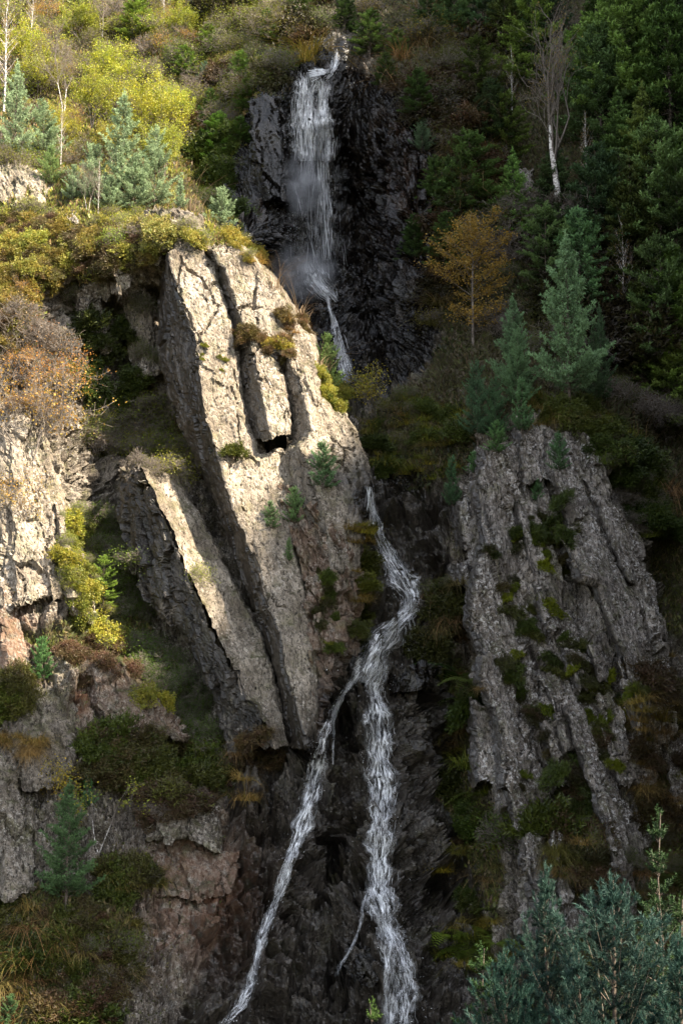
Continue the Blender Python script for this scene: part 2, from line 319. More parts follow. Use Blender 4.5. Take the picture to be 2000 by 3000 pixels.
f2, e2 = facets(bed(V0f)*np.array([1.5, 2.9, 2.9])+7, 4, 1.1)
rk = 1-soil
s1 = sstep(0, .30, e1); s2 = sstep(0, .30, e2)
up = sstep(1250, 1050, fy)*wet
disp = rk*((.75+.45*wet)*(1-.62*up)*f1*s1+(.30-.12*wet)*f2*s2-.26*(1-sstep(0, .09, e1))-.06*(1-sstep(0, .12, e2))+(1-.75*wet)*(.10*fbm(V0f*5, 3, 12)+.05*fbm(V0f*13, 2, 13)))
flute = vnoise(V0f*np.array([2.6, 2.6, .25]), 21); up = sstep(1250, 1050, fy)*wet
flute2 = vnoise(V0f*np.array([6., 6., .5]), 22)
disp += up*(.45*flute+.20*flute2)*rk
lump = 1-np.abs(fbm(V0f*np.array([1.1, 1.1, .8]), 3, 31)); low = sstep(1300, 1500, fy)*wet
disp += low*rk*(.8*lump-.55)
disp += soil*(.45*fbm(V0f*.6, 4, 41)+.16*fbm(V0f*3, 3, 42))
TV = V0f+N0f*disp[:, None]
mask_t = np.stack([wet*(1-.2*sstep(1300, 1500, fy)), soil, rust], -1)
terrain_me = make_mesh('hillside', TV, grid_faces(NR, NC), M['rock'], False, mask_t, 'mask')
hill = tag(add('hillside', terrain_me), kind='structure')

# valley floor below the camera, meeting the foot of the hill
def ground_z(x, y): return -11.2+9.4*sstep(26, 4, y)+.35*math.sin(x*.31+1)*math.cos(y*.23)
vx = np.r_[-1500, -400, np.linspace(-120, 120, 81), 400, 1500]; vy = np.r_[-1500, -300, np.linspace(-60, 75, 61)]
VX, VY = np.meshgrid(vx, vy); VZ = np.vectorize(ground_z)(VX, VY)
tag(add('valley_ground', make_mesh('valley_ground', np.stack([VX, VY, VZ], -1).reshape(-1, 3), grid_faces(*VX.shape), M['rock'], True, np.tile([0., 1., 0.], (VX.size, 1)), 'mask')), kind='structure')

# unseen ridge off right, shaped so its shadow covers the right side and foot
SHADE = [(-900,2300,67),(-300,2080,67.5),(60,2060,68),(360,2030,68.5),(610,1880,69.6),(690,1660,70.4),(750,1540,70.9),(850,1430,71.6),(960,1350,72.6),(1075,1290,75),(1040,1150,76.3),(900,950,77.2),(770,730,79),(650,540,84),(620,400,90),(650,200,95),(740,50,101),(780,-200,108),(840,-500,116)]
crest = []
for px_, py_, Y_ in SHADE:
    c0 = np.array(P(px_, py_, Y_)); crest.append(c0+62*np.array(SUN))
crest = np.array(crest); seg = np.r_[0, np.cumsum(np.linalg.norm(np.diff(crest, axis=0), axis=1))]; tt = np.linspace(0, seg[-1], 260)
CR = np.stack([np.interp(tt, seg, crest[:, k]) for k in range(3)], -1)
CR[:, 2] += .7*vnoise(np.stack([tt*.6, tt*0, tt*0], -1), 51)+.45*vnoise(np.stack([tt*1.9, tt*0, tt*0], -1), 52)
jag = sstep(73, 77, CR[:, 1]); CR[:, 2] -= jag*(9+9*vnoise(np.stack([tt*.42, tt*0, tt*0], -1), 53)+5*vnoise(np.stack([tt*1.1, tt*0, tt*0], -1), 54))  # crest lowered and broken so dappled sun reaches the upper right
rows = [CR]
for k, (dx, dz) in enumerate([(4, -6), (10, -16), (20, -34), (34, -60), (60, -110)]):
    c = CR.copy(); c[:, 0] += dx; c[:, 2] += dz; c[:, 2] = np.maximum(c[:, 2], -13); rows.append(c)
front = []
for dx, dz in [(2.0, -120), (1.6, -60), (1.2, -30), (.8, -12), (.4, -4)]:
    c = CR.copy(); c[:, 0] += dx; c[:, 2] = np.maximum(c[:, 2]+dz, -13); front.append(c)
FL = np.stack(front+rows); FLf = FL.reshape(-1, 3).copy(); FLf += .4*fbm(FLf*.3, 3, 55)[:, None]
tag(add('shade_ridge', make_mesh('shade_ridge', FLf, grid_faces(*FL.shape[:2]), M['rock'], False, np.tile([0., 1., 0.], (len(FLf), 1)), 'mask')), kind='structure')

# ------------------------------------------------------------------ rock things
def resample(pts, n):
    pts = np.asarray(pts, float); s = np.r_[0, np.cumsum(np.linalg.norm(np.diff(pts[:, :2], axis=0), axis=1))]; t = np.linspace(0, s[-1], n)
    return np.stack([np.interp(t, s, pts[:, k]) for k in range(3)], -1)
def loft(rails, step=5.0, big=.14, fine=.05, size=1.0, crack=.12, seed=0, capd=1.6, rusty=None, wetf=None, lam=0.0, side=0.0, asp=(.42, 1.1, 1.1)):
    """a slab lofted between rails (px, py, depth), broken into angular pieces; closed towards the hill"""
    L = max(np.linalg.norm(np.diff(np.asarray(r, float)[:, :2], axis=0), axis=1).sum() for r in rails)
    nv = max(8, int(L/step)); RR = [resample(r, nv) for r in rails]; cols = []
    for a, b in zip(RR[:-1], RR[1:]):
        w = max(np.abs(a[:, 0]-b[:, 0]).max(), np.abs(a[:, 2]-b[:, 2]).max()*45)
        nu = max(2, int(w/step)); t = np.linspace(0, 1, nu, endpoint=False)
        cols += [a*(1-x)+b*x for x in t]
    cols.append(RR[-1]); G = np.stack(cols, 1)
    top = G[:1].copy(); bot = G[-1:].copy(); ts, bs = [], []
    for k in (3, 2, 1):
        c = top.copy(); c[..., 2] += capd*k/3; ts.append(c)
        c = bot.copy(); c[..., 2] += capd*(4-k)/3; bs.append(c)
    G = np.concatenate(ts+[G]+bs, 0)
    jig = np.stack([G[..., 0]/40, G[..., 1]/40, G[..., 0]*0], -1).reshape(-1, 3)
    G[..., 0] += (2.6*fbm(jig, 4, 61+seed)).reshape(G.shape[:2])
    G[..., 0] += (2.4*fbm(jig*3.1+5, 2, 63+seed)).reshape(G.shape[:2])
    ex = np.ones(G.shape[0]); ex = ex[:, None]; G[..., 1] += (9*fbm(jig[:, [1, 0, 2]]*1.3+9, 3, 71+seed)).reshape(G.shape[:2])
    V = P(G[..., 0], G[..., 1], G[..., 2]); N = grid_normals(V); v = V.reshape(-1, 3); n = N.reshape(-1, 3)
    bq = bed(v); q = bq/size*np.array(asp)+seed*3.7
    a1, e1 = facets(q+.12*fbm(v, 2, seed)[:, None], seed+80, .9); a2, e2 = facets(bq/size*np.array([.8, 3.8, 3.8]), seed+81, 1.0)
    d = big*a1-crack*.8*(e1 < .024)*(vnoise(v*.6, seed+85) > -.25)+fine*a2-.03*(e2 < .035)+lam*np.abs(vnoise(bq*np.array([.35, 5.5, 5.5]), seed+84))+.010*fbm(v*4, 3, seed+82)+.014*fbm(bq*np.array([4, 13, 13]), 2, seed+83)
    v = v+n*d[:, None]
    px, py = G[..., 0].ravel(), G[..., 1].ravel()
    mk = np.zeros((len(v), 3)); mk[:, 1] = sstep(.35, .75, n[:, 2])*sstep(-.1, .3, fbm(v*1.1, 3, 90))*.8
    mk[:, 0] = 0
    if rusty: mk[:, 2] = rusty
    dd = np.minimum(polydist(px, py, FALL_MID), np.minimum(polydist(px, py, FALL_LEFT), polydist(px, py, FALL_RIGHT)))
    mk[:, 0] = sstep(110, 15, dd+30*fbm(v, 3, 91)) if wetf is None else wetf
    if side: mk[:, 0] = np.maximum(mk[:, 0], side*sstep(-.25, -.6, n[:, 0]))  # wet channel also darkens left-facing faces: painted shade plus damp, mossy tone
    return v, grid_faces(*G.shape[:2]), mk
def rock_part(name, parent, base, lo, mat):
    v, f, mk = lo; return add(name, make_mesh(name, v-np.asarray(base), f, mat, False, mk, 'mask'), parent)
def single_rock(name, label, lo, mat, group=None):
    v, f, mk = lo; b = np.array([v[:, 0].mean(), v[:, 1].mean(), v[:, 2].min()])
    o = add(name, make_mesh(name, v-b, f, mat, False, mk, 'mask'), None, b); return tag(o, label, 'rock', group)
yb = lambda py: 74.5-(py-740)*.00514
def rail(pts, o0, o1=None, fn=yb):
    o1 = o0 if o1 is None else o1; k = len(pts)-1
    return [(x, y, fn(y)+o0+(o1-o0)*i/max(k, 1)) for i, (x, y) in enumerate(pts)]
A_side = [(474,770),(468,900),(464,1060),(486,1150),(520,1230),(565,1330),(610,1430),(650,1530),(690,1640),(735,1760),(785,1890),(820,2020),(848,2180)]
A_left = [(492,742),(513,826),(538,891),(569,987),(584,1083),(596,1197),(626,1297),(653,1389),(684,1488),(717,1564),(759,1659),(784,1781),(823,1857),(835,1959),(861,2029),(893,2163),(905,2200)]
A_right = [(592,731),(626,784),(649,868),(672,960),(691,1025),(703,1140),(714,1243),(733,1297),(768,1381),(814,1484),(850,1590),(880,1690),(900,1800),(915,1900),(925,2000),(930,2080),(925,2185)]
B_side = [(596,735),(632,790),(654,870),(678,960),(696,1030)]
B_left = [(612,731),(653,776),(672,830),(691,899),(714,949),(740,1010)]
B_right = [(684,719),(730,750),(764,788),(798,834),(829,891),(867,930),(902,991),(921,1083)]
C_side = [(696,1010),(706,1100),(718,1210),(742,1290)]
C_left = [(733,1000),(760,1113),(775,1197),(796,1290)]
C_right = [(818,1052),(837,1151),(850,1215),(846,1262)]
D_side = [(815,1040),(840,1150),(856,1225),(850,1290),(800,1330),(830,1430),(870,1530),(900,1640)]
D_left = [(840,1040),(879,1113),(906,1217),(915,1270),(880,1310),(906,1366),(929,1446),(960,1560),(975,1660)]
D_right = [(880,950),(925,1083),(940,1159),(997,1209),(1036,1274),(1066,1350),(1082,1427),(1068,1500),(1050,1600),(1040,1680)]
E_side = [(356,1415),(345,1500),(383,1640),(440,1787),(515,1844),(574,1946),(619,2074),(676,2210)]
E_left = [(408,1372),(478,1500),(517,1596),(555,1691),(600,1768),(638,1870),(689,1972),(714,2042),(765,2093),(800,2190)]
E_right = [(520,1390),(574,1500),(630,1600),(676,1691),(752,1832),(790,1946),(829,2106),(845,2190)]
def back(r, dx, dY): return [(x+dx, y, Y+dY) for x, y, Y in r]
base = np.array(P(870, 2200, 68)); LB = thing('slab_buttress', 'tall tilted rock buttress of sunlit tan slabs left of the stream', 'rock face', base)
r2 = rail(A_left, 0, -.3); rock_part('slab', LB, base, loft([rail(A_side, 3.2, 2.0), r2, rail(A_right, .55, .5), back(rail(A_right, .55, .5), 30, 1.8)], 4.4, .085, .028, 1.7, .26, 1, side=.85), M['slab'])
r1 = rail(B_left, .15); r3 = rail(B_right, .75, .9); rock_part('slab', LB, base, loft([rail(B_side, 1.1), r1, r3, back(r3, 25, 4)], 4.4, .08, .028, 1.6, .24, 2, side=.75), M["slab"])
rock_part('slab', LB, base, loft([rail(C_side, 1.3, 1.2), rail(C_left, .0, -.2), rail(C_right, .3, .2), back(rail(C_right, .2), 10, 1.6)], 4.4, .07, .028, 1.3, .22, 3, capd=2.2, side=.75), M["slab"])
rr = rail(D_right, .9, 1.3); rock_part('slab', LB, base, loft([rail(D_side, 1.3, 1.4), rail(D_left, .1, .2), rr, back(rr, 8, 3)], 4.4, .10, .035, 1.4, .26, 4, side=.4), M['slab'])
# ragged lower part of the buttress beside the stream
G1 = [(800,1400),(850,1560),(890,1700),(905,1850),(915,2000),(905,2190)]; G2 = [(930,1500),(965,1650),(985,1780),(985,1900),(965,2010),(918,2195)]; G3 = [(1020,1560),(1048,1690),(1045,1800),(1010,1900),(985,1985),(925,2190)]
rr = rail(G3, 1.2, 1.2); rock_part('slab', LB, base, loft([rail(G1, .9, .7), rail(G2, .55, .45), rr, back(rr, 8, 3)], 4.4, .34, .14, .6, .26, 5, rusty=.35), M['rock'])
rock_part('slab', LB, base, loft([rail([(735,1330),(770,1400),(815,1500),(850,1600)], .9, .6), rail([(800,1330),(840,1420),(880,1520),(905,1620)], 1.0, .8), rail([(850,1340),(880,1420),(915,1520),(930,1620)], 1.2)], 5, .03, .015, 1.5, .03, 6), M['slab'])
base = np.array(P(760, 2200, 68.6)); EB = thing('leaning_rock_ridge', 'narrow leaning rock ridge with smooth grey right face below the big slabs', 'rock face', base)
el = rail(E_left, .2, .5); er = rail(E_right, 2.1, 1.7)
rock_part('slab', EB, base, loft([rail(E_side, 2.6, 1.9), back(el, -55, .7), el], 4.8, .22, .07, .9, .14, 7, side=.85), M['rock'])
rock_part('slab', EB, base, loft([back(el, 3, .05), [(x*.6+u*.4, y*.6+v*.4, Y*.6+W*.4+.25) for (x, y, Y), (u, v, W) in zip(resample(el, 14), resample(er, 14))], er, back(er, 6, 1.5)], 4.8, .05, .02, 1.4, .05, 8), M['slab'])
# capping block and mossy top
single_rock('rock_block', 'mossy grey boulder capping the top of the big slabs', loft([[(405,650,77.5),(412,690,77.2),(430,735,76.5)], [(440,618,76.5),(450,680,75.7),(470,740,75.1)], [(520,605,76.3),(555,670,75.4),(575,728,75)], [(580,640,76.6),(596,690,76),(600,726,75.6)], [(600,640,79),(615,690,78.5),(620,726,78)]], 5, .16, .06, .8, .1, 9), M['rock'])
single_rock('rock_ledge', 'pale rock ledge at the left edge under the sunlit pines', loft([[(-40,468,85.5),(-40,520,81.2),(-40,600,80.6)], [(40,470,83.8),(70,520,81.3),(80,600,80.2)], [(120,520,83),(140,550,81.5),(150,610,80.5)], [(185,548,83),(195,575,82),(200,620,81)]], 5, .18, .07, .8, .1, 10), M['slab'])
# left cliff under the shelf
for i, (lab, rails_) in enumerate([
 ('shaded rock rib under the shelf, left of the big slabs', [[(330,815,79),(345,900,79.5),(370,1000,79),(390,1100,78.4)], [(360,810,77.2),(385,900,78),(410,1000,77.9),(430,1110,77.6)], [(420,800,77.4),(440,900,78.3),(465,1000,78.2),(480,1090,78)], [(440,800,80),(460,900,80),(480,1000,80),(490,1090,80)]]),
 ('dark rock pillar under the heather shelf at left', [[(205,850,79.5),(215,930,79),(240,1020,78.8)], [(230,840,77),(245,920,77.6),(270,1030,77.5)], [(290,825,77),(300,920,77.9),(315,1030,77.8)], [(310,830,80),(320,920,80),(330,1020,80)]]),
 ('sunlit rock point at the shelf rim beside the dark pillar', [[(320,800,77),(330,860,77)], [(335,790,75.6),(352,870,75.5)], [(385,800,76),(375,860,76)]]),
 ('grey boulder in the shaded gully left of the big slabs', [[(215,1180,78),(210,1240,77.5),(240,1300,77)], [(240,1150,76.8),(250,1230,76.3),(270,1310,76.4)], [(310,1150,77.3),(320,1230,77.2),(330,1300,77.2)], [(330,1160,79),(340,1230,79),(340,1300,79)]]),
 ('pale sunlit rock face behind the bare shrub at the left edge', [[(-60,1180,73.5),(-60,1500,71),(-60,1800,69.2)], [(30,1180,72.4),(40,1480,70),(50,1780,68.2)], [(130,1240,72.8),(150,1480,70.6),(170,1740,69)], [(190,1300,75),(215,1500,73),(240,1760,72)]]),
 ('fractured sunlit rock right of the pale face', [[(150,1500,72.8),(160,1620,71.5),(170,1760,70)], [(160,1480,70.6),(190,1620,69.8),(215,1780,68.9)], [(215,1600,71),(235,1700,70.2),(255,1820,69.6)], [(240,1600,73),(260,1700,72),(280,1820,71)]]),
 ('reddish rock wedge at the left edge', [[(-60,1700,70),(-60,1900,68.4),(-60,2000,67.6)], [(10,1720,68.7),(20,1880,67.6),(35,2010,66.9)], [(50,1780,69),(70,1900,68.2),(85,2010,67.5)], [(70,1800,71),(95,1910,70),(105,2010,69.5)]]),
 ('grey lichened ramp of rock below the brown heather', [[(245,1990,70),(262,2070,69),(335,2175,68)], [(262,1950,68),(285,2060,67.1),(350,2180,66.2)], [(345,1930,68.3),(420,2040,67.4),(440,2150,66.7)], [(395,1985,69),(480,2080,68.2),(545,2165,67.4)], [(410,1985,71),(495,2080,70),(560,2165,69)]]),
 ('broad sloping rock at far left above the small pine', [[(-60,2050,67.6),(-60,2250,65.6),(-60,2330,65)], [(60,2020,66.9),(90,2200,65.2),(110,2300,64.5)], [(180,2030,67.4),(260,2160,66),(290,2260,65.3)], [(225,2040,69),(270,2150,67.5),(300,2260,67)]]),
 ('tall grey rock at the bottom left edge beside the pine', [[(-60,2220,66),(-60,2450,64),(-60,2640,62.6)], [(0,2215,64.4),(10,2430,62.6),(15,2640,61.3)], [(60,2300,64.6),(90,2450,63.2),(112,2610,62.2)], [(85,2330,66),(115,2460,65),(130,2620,64)]]),
 ('overhanging grey rock with a dark slot under it, lower left', [[(370,2400,66.6),(395,2440,66),(412,2475,65.6)], [(400,2330,65.4),(420,2420,64.4),(425,2470,63.9)], [(520,2320,65.2),(540,2400,64.2),(545,2450,63.7)], [(625,2350,65.8),(632,2420,64.9),(635,2500,64.3)], [(660,2350,68),(665,2420,67),(660,2500,67)]]),
 ('reddish wet rock under the dark slot, lower left', [[(380,2510,66),(390,2590,64.6),(410,2640,64)], [(410,2500,64.7),(440,2570,63.8),(450,2625,63.4)], [(540,2470,64.9),(560,2560,63.9),(560,2640,63.2)], [(700,2500,65.3),(690,2560,64.6),(670,2610,64)], [(720,2500,67),(710,2560,66.5),(690,2610,66)]]),
 ('smooth purple-grey slab pointing down beside the left stream', [[(395,2640,65),(405,2740,63.6),(420,2800,63)], [(410,2625,63.8),(440,2720,62.9),(480,2790,62.5)], [(520,2615,63.7),(530,2700,63),(532,2745,62.7)], [(640,2620,64.3),(636,2660,64),(590,2715,63.4)], [(650,2620,66),(645,2670,66),(600,2720,65.5)]]),
 ('rough brown rock at the bottom left beside the dry grass', [[(290,2780,63.6),(320,2880,62.4),(370,2960,61.6)], [(320,2765,62.5),(350,2860,61.6),(400,2970,60.7)], [(420,2790,62.8),(440,2880,61.9),(460,2980,61.2)], [(440,2790,64.5),(460,2880,64),(480,2980,63)]]),
 ('pale rock slice at the top edge above the upper fall', [[(755,-20,103),(765,30,101.5),(770,60,101)], [(765,-30,101),(780,20,100),(785,55,99.6)], [(800,-20,102),(805,20,101.4),(800,60,101)]]),
 ('pale angular rock below the red one at the left edge', [[(-60,1480,72),(-60,1600,71)], [(15,1540,70.2),(20,1680,69.2)], [(105,1550,70.6),(112,1680,69.8)], [(125,1560,72.5),(130,1680,72)]]),
 ('leaning wet boulder left of the upper fall', [[(690,600,89.5),(700,520,89.8),(740,420,90),(755,330,90.5),(750,290,91)][::-1], [(735,285,89.8),(745,360,89),(745,440,88.4),(770,520,88),(800,590,87.6)], [(800,280,90),(815,340,89.4),(820,430,88.8),(822,520,88.4),(830,585,88)], [(830,300,91.6),(840,400,91),(840,500,90.6),(840,580,90)]]),
 ('dark wet rock step at the foot of the upper fall', [[(640,560,89),(660,640,88.4),(700,740,87.6)], [(660,540,88.2),(690,620,87.2),(740,740,86.4)], [(720,600,88),(760,660,87.2),(800,740,86.8)], [(740,600,90),(780,660,89.5),(820,740,89)]]),
 ('blue-grey wet rock dome right of the dividing stream', [[(1130,1985,72.5),(1125,2030,72)], [(1150,1965,70.9),(1160,2030,70.3)], [(1240,1950,71.2),(1230,2020,70.8)], [(1290,1960,72.5),(1270,2010,72.3)]]),
 ('round wet boulder at the bottom between the two streams', [[(1010,2790,64.6),(1015,2850,63.6),(1040,2890,63.3)], [(1035,2775,63.2),(1045,2840,62),(1060,2890,61.9)], [(1090,2780,63.3),(1100,2840,62.2),(1090,2885,62)], [(1115,2800,64.6),(1125,2840,64),(1110,2880,63.8)]])]):
    wetv = 1.0 if ('wet' in lab) else None; ru = .5 if ('reddish' in lab or 'purple' in lab) else (.3 if 'brown' in lab else None)
    if 'reddish wet' in lab: wetv = .15
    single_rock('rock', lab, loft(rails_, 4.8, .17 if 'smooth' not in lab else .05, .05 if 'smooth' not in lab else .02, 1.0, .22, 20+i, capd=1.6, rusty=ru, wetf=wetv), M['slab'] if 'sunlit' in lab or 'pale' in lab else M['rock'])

# right buttress: ribs of tilted beds
yr = lambda py: 74.4-(py-1300)*.0071
base = np.array(P(1600, 2600, 65.8)); RB = thing('ribbed_buttress', 'ribbed grey rock buttress with heather tufts right of the stream', 'rock face', base)
RIBS = [ # left edge, right edge, offset left, offset right
 ([(1405,1420),(1412,1500),(1425,1600),(1395,1680),(1376,1830),(1430,1935)], [(1505,1440),(1512,1560),(1520,1680),(1530,1800),(1540,1940)], -.7, .1),
 ([(1425,1320),(1408,1400),(1400,1440)], [(1515,1290),(1520,1370),(1530,1450)], -.35, -.1),
 ([(1530,1270),(1528,1340),(1540,1410)], [(1590,1255),(1600,1330),(1615,1400)], -.5, -.1),
 ([(1600,1270),(1606,1340),(1620,1400)], [(1660,1280),(1668,1350),(1680,1410)], -.3, .1),
 ([(1418,1930),(1408,1995),(1440,2060),(1462,2130),(1480,2300)], [(1500,1935),(1508,2020),(1520,2120),(1540,2300)], -.8, -.1),
 ([(1520,1480),(1540,1600),(1565,1720),(1590,1800),(1622,1850)], [(1575,1480),(1600,1600),(1630,1740),(1650,1830)], -.55, .1),
 ([(1620,1385),(1650,1480),(1672,1560),(1700,1640),(1740,1700),(1775,1790),(1820,1900),(1850,2000),(1880,2090)], [(1690,1390),(1740,1500),(1790,1600),(1830,1690),(1870,1790),(1900,1900),(1915,2020),(1905,2120)], -.7, .45),
 ([(1640,1580),(1672,1620),(1705,1690),(1728,1705)], [(1690,1560),(1740,1630),(1772,1690),(1768,1700)], -1.15, -.75),
 ([(1700,1390),(1750,1480),(1790,1570),(1820,1650),(1850,1705)], [(1745,1400),(1790,1490),(1825,1580),(1855,1660),(1866,1710)], -.1, .6),
 ([(1570,1960),(1600,2010),(1625,2080),(1650,2170),(1660,2200)], [(1630,1960),(1660,2020),(1690,2110),(1700,2190)], -.55, 0),
 ([(1650,1900),(1680,1960),(1700,2010)], [(1690,1900),(1710,1950),(1725,2010)], -.5, -.1),
 ([(1725,1890),(1740,1930),(1755,1990)], [(1755,1885),(1770,1940),(1780,1990)], -.55, -.2),
 ([(1810,1930),(1830,2000),(1850,2090),(1870,2130)], [(1860,1930),(1880,2010),(1900,2090),(1905,2140)], -.5, 0),
 ([(1655,2080),(1690,2170),(1730,2290),(1775,2420),(1800,2560),(1820,2640)], [(1710,2070),(1760,2180),(1790,2290),(1830,2400),(1840,2540),(1845,2640)], -.7, 0),
 ([(1590,2120),(1612,2200),(1640,2300)], [(1640,2130),(1655,2210),(1680,2290)], -.5, -.1),
 ([(1470,2180),(1480,2260),(1500,2360),(1510,2420)], [(1530,2170),(1545,2260),(1560,2340),(1565,2420)], -.4, .1),
 ([(1538,2460),(1545,2530),(1570,2640),(1590,2740)], [(1580,2440),(1600,2530),(1615,2630),(1640,2740)], -.7, -.2),
 ([(1615,2440),(1630,2530),(1650,2640)], [(1655,2440),(1670,2530),(1680,2640)], -.6, -.1),
 ([(1700,2480),(1720,2560),(1740,2640)], [(1750,2440),(1770,2540),(1790,2640)], -.6, 0),
 ([(1345,1480),(1352,1540),(1365,1610)], [(1385,1470),(1390,1540),(1395,1600)], .9, 1.2),
 ([(1330,1660),(1338,1710)], [(1355,1655),(1365,1705)], 1.1, 1.2),
 ([(1380,2050),(1395,2150),(1400,2290)], [(1425,2060),(1445,2150),(1455,2290)], .5, .6),
 ([(1760,2130),(1790,2220),(1820,2300)], [(1810,2140),(1840,2220),(1860,2290)], -.2, .3)]
BL = [(1430,1330),(1405,1420),(1425,1600),(1382,1800),(1428,1940),(1412,2000),(1460,2120),(1485,2320),(1545,2480),(1575,2720)]; BR = [(1690,1280),(1745,1400),(1815,1560),(1868,1710),(1905,1850),(1918,2030),(1908,2150),(1885,2350),(1862,2500),(1850,2660)]
bl = resample(rail(BL, .15, .3, yr), 24); br = resample(rail(BR, 1.0, .8, yr), 24)
brs = [[tuple(bl[k]*(1-w)+br[k]*w-np.array([0, 0, bulge])) for k in range(24)] for w, bulge in ((.25, .35), (.5, .35), (.75, .2))]
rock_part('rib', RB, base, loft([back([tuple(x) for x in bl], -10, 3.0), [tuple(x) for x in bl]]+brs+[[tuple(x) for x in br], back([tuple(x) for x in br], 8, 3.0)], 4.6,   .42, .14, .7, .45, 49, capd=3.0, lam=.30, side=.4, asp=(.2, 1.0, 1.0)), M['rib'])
for i, (lf, rt, o0, o1) in enumerate(RIBS):
    l_ = rail(lf, o0*1.7-.35, o0*1.7-.35, yr); r_ = rail(rt, o1*.8, o1*.8, yr); w = 16
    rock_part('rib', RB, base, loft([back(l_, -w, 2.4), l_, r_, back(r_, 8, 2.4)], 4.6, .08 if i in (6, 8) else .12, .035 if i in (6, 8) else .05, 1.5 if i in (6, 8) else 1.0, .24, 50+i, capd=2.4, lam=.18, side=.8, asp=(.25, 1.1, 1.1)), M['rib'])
for i, (lab, lf, rt) in enumerate([('white-flecked rock spike on the right slope behind the ribs', [(1795,1315),(1805,1360),(1822,1400)], [(1815,1312),(1828,1360),(1838,1400)]),
  ('pale rock fin at the right edge above the dry grass', [(1900,1500),(1915,1540),(1925,1570)], [(1920,1500),(1940,1540),(1945,1570)]),
  ('grey rock fin at the right edge beside the dry grass', [(1945,2180),(1960,2260),(1990,2360)], [(2000,2150),(2030,2260),(2040,2360)]),
  ('small shaded rock outcrop under the leaning birch', [(1490,500),(1500,560),(1520,600)], [(1560,500),(1560,570),(1570,640)]),
  ('sunlit chip of rock on the heather shelf', [(195,625),(205,650)], [(225,628),(228,650)])]):
    def dep(pts, o): return [(x, y, float(base_depth(x, y))+o) for x, y in pts]
    single_rock('rock', lab, loft([back(dep(lf, -.5), -6, 1.4), dep(lf, -.8), dep(rt, -.6), back(dep(rt, -.5), 6, 1.4)], 5, .15, .06, .5, .08, 90+i), M['rib'])
bpy.context.view_layer.update()
DG = bpy.context.evaluated_depsgraph_get()
def cast(px, py):
    d = Vector(ray(px, py)).normalized(); ok, loc, nor, _, ob, _ = SC.ray_cast(DG, Vector((0, 0, 0))+d*5, d)
    return (loc, nor) if ok else (None, None)
# ------------------------------------------------------------------ plant prototypes
def unit(v): return v/(np.linalg.norm(v, axis=-1, keepdims=True)+1e-9)
def rnd_dirs(rg, n): return unit(rg.normal(size=(n, 3)))
def tubes(paths, sides=4):
    """paths: list of (points (k,3), radii (k,)) -> verts, quads"""
    vs, fs, o = [], [], 0
    for pts, rad in paths:
        pts = np.asarray(pts, float); k = len(pts); t = unit(np.gradient(pts, axis=0)); ref = np.array([.3, .2, 1.]) if abs(t[0, 2]) < .9 else np.array([1., .2, 0])
        a = unit(np.cross(t, ref)); b = np.cross(t, a); an = np.arange(sides)*2*np.pi/sides
        ring = pts[:, None]+np.asarray(rad)[:, None, None]*(a[:, None]*np.cos(an)[None, :, None]+b[:, None]*np.sin(an)[None, :, None])
        vs.append(ring.reshape(-1, 3)); i = np.arange(k-1)[:, None]*sides; j = np.arange(sides)[None]; jn = (j+1) % sides
        fs.append(np.stack([i+j, i+jn, i+sides+jn, i+sides+j], -1).reshape(-1, 4)+o); o += k*sides
    return np.concatenate(vs), np.concatenate(fs)
def needle_tris(rg, p0, p1, per, ln, wd, spread, tone, flat=0.0):
    """needles along twigs p0->p1: thin triangles leaning forward"""
    n = len(p0); k = per; t = rg.uniform(0, 1, (n, k, 1)); d = unit(p1-p0)[:, None]; b = p0[:, None]*(1-t)+p1[:, None]*t
    r = rg.normal(size=(n, k, 3)); r[..., 2] *= (1-flat); r -= (r*d).sum(-1, keepdims=True)*d; r = unit(r)
    nd = unit(d*(1-spread)+r*spread); L = ln*rg.uniform(.7, 1.2, (n, k, 1)); s = unit(np.cross(nd, rg.normal(size=(n, k, 3))*(1-.75*min(1, flat*1.4))+np.array([0, 0, 1.4])*flat))*wd
    v = np.stack([b-s*.5, b+s*.5, b+nd*L], 2).reshape(-1, 3); f = np.arange(len(v)).reshape(-1, 3)
    c = np.repeat(tone, k*3, 0)*rg.uniform(.8, 1.2, (n*k, 1)).repeat(3, 0)
    return v, f, c
def leaf_quads(rg, p, size, tone, flatten=.3, aspect=.6):
    n = len(p); nrm = rg.normal(size=(n, 3)); nrm[:, 2] += flatten*2; nrm = unit(nrm); a = unit(np.cross(nrm, rg.normal(size=(n, 3)))); b = np.cross(nrm, a)
    s = size*rg.uniform(.6, 1.25, (n, 1)); v = np.stack([p-a*s*.5, p+b*s*.5*aspect+nrm*s*.08, p+a*s*.5, p-b*s*.5*aspect+nrm*s*.08], 1).reshape(-1, 3)
    return v, np.arange(len(v)).reshape(-1, 4), np.repeat(tone, 4, 0)
PROTO = {}
def proto(key, H, parts): PROTO[key] = (H, parts)
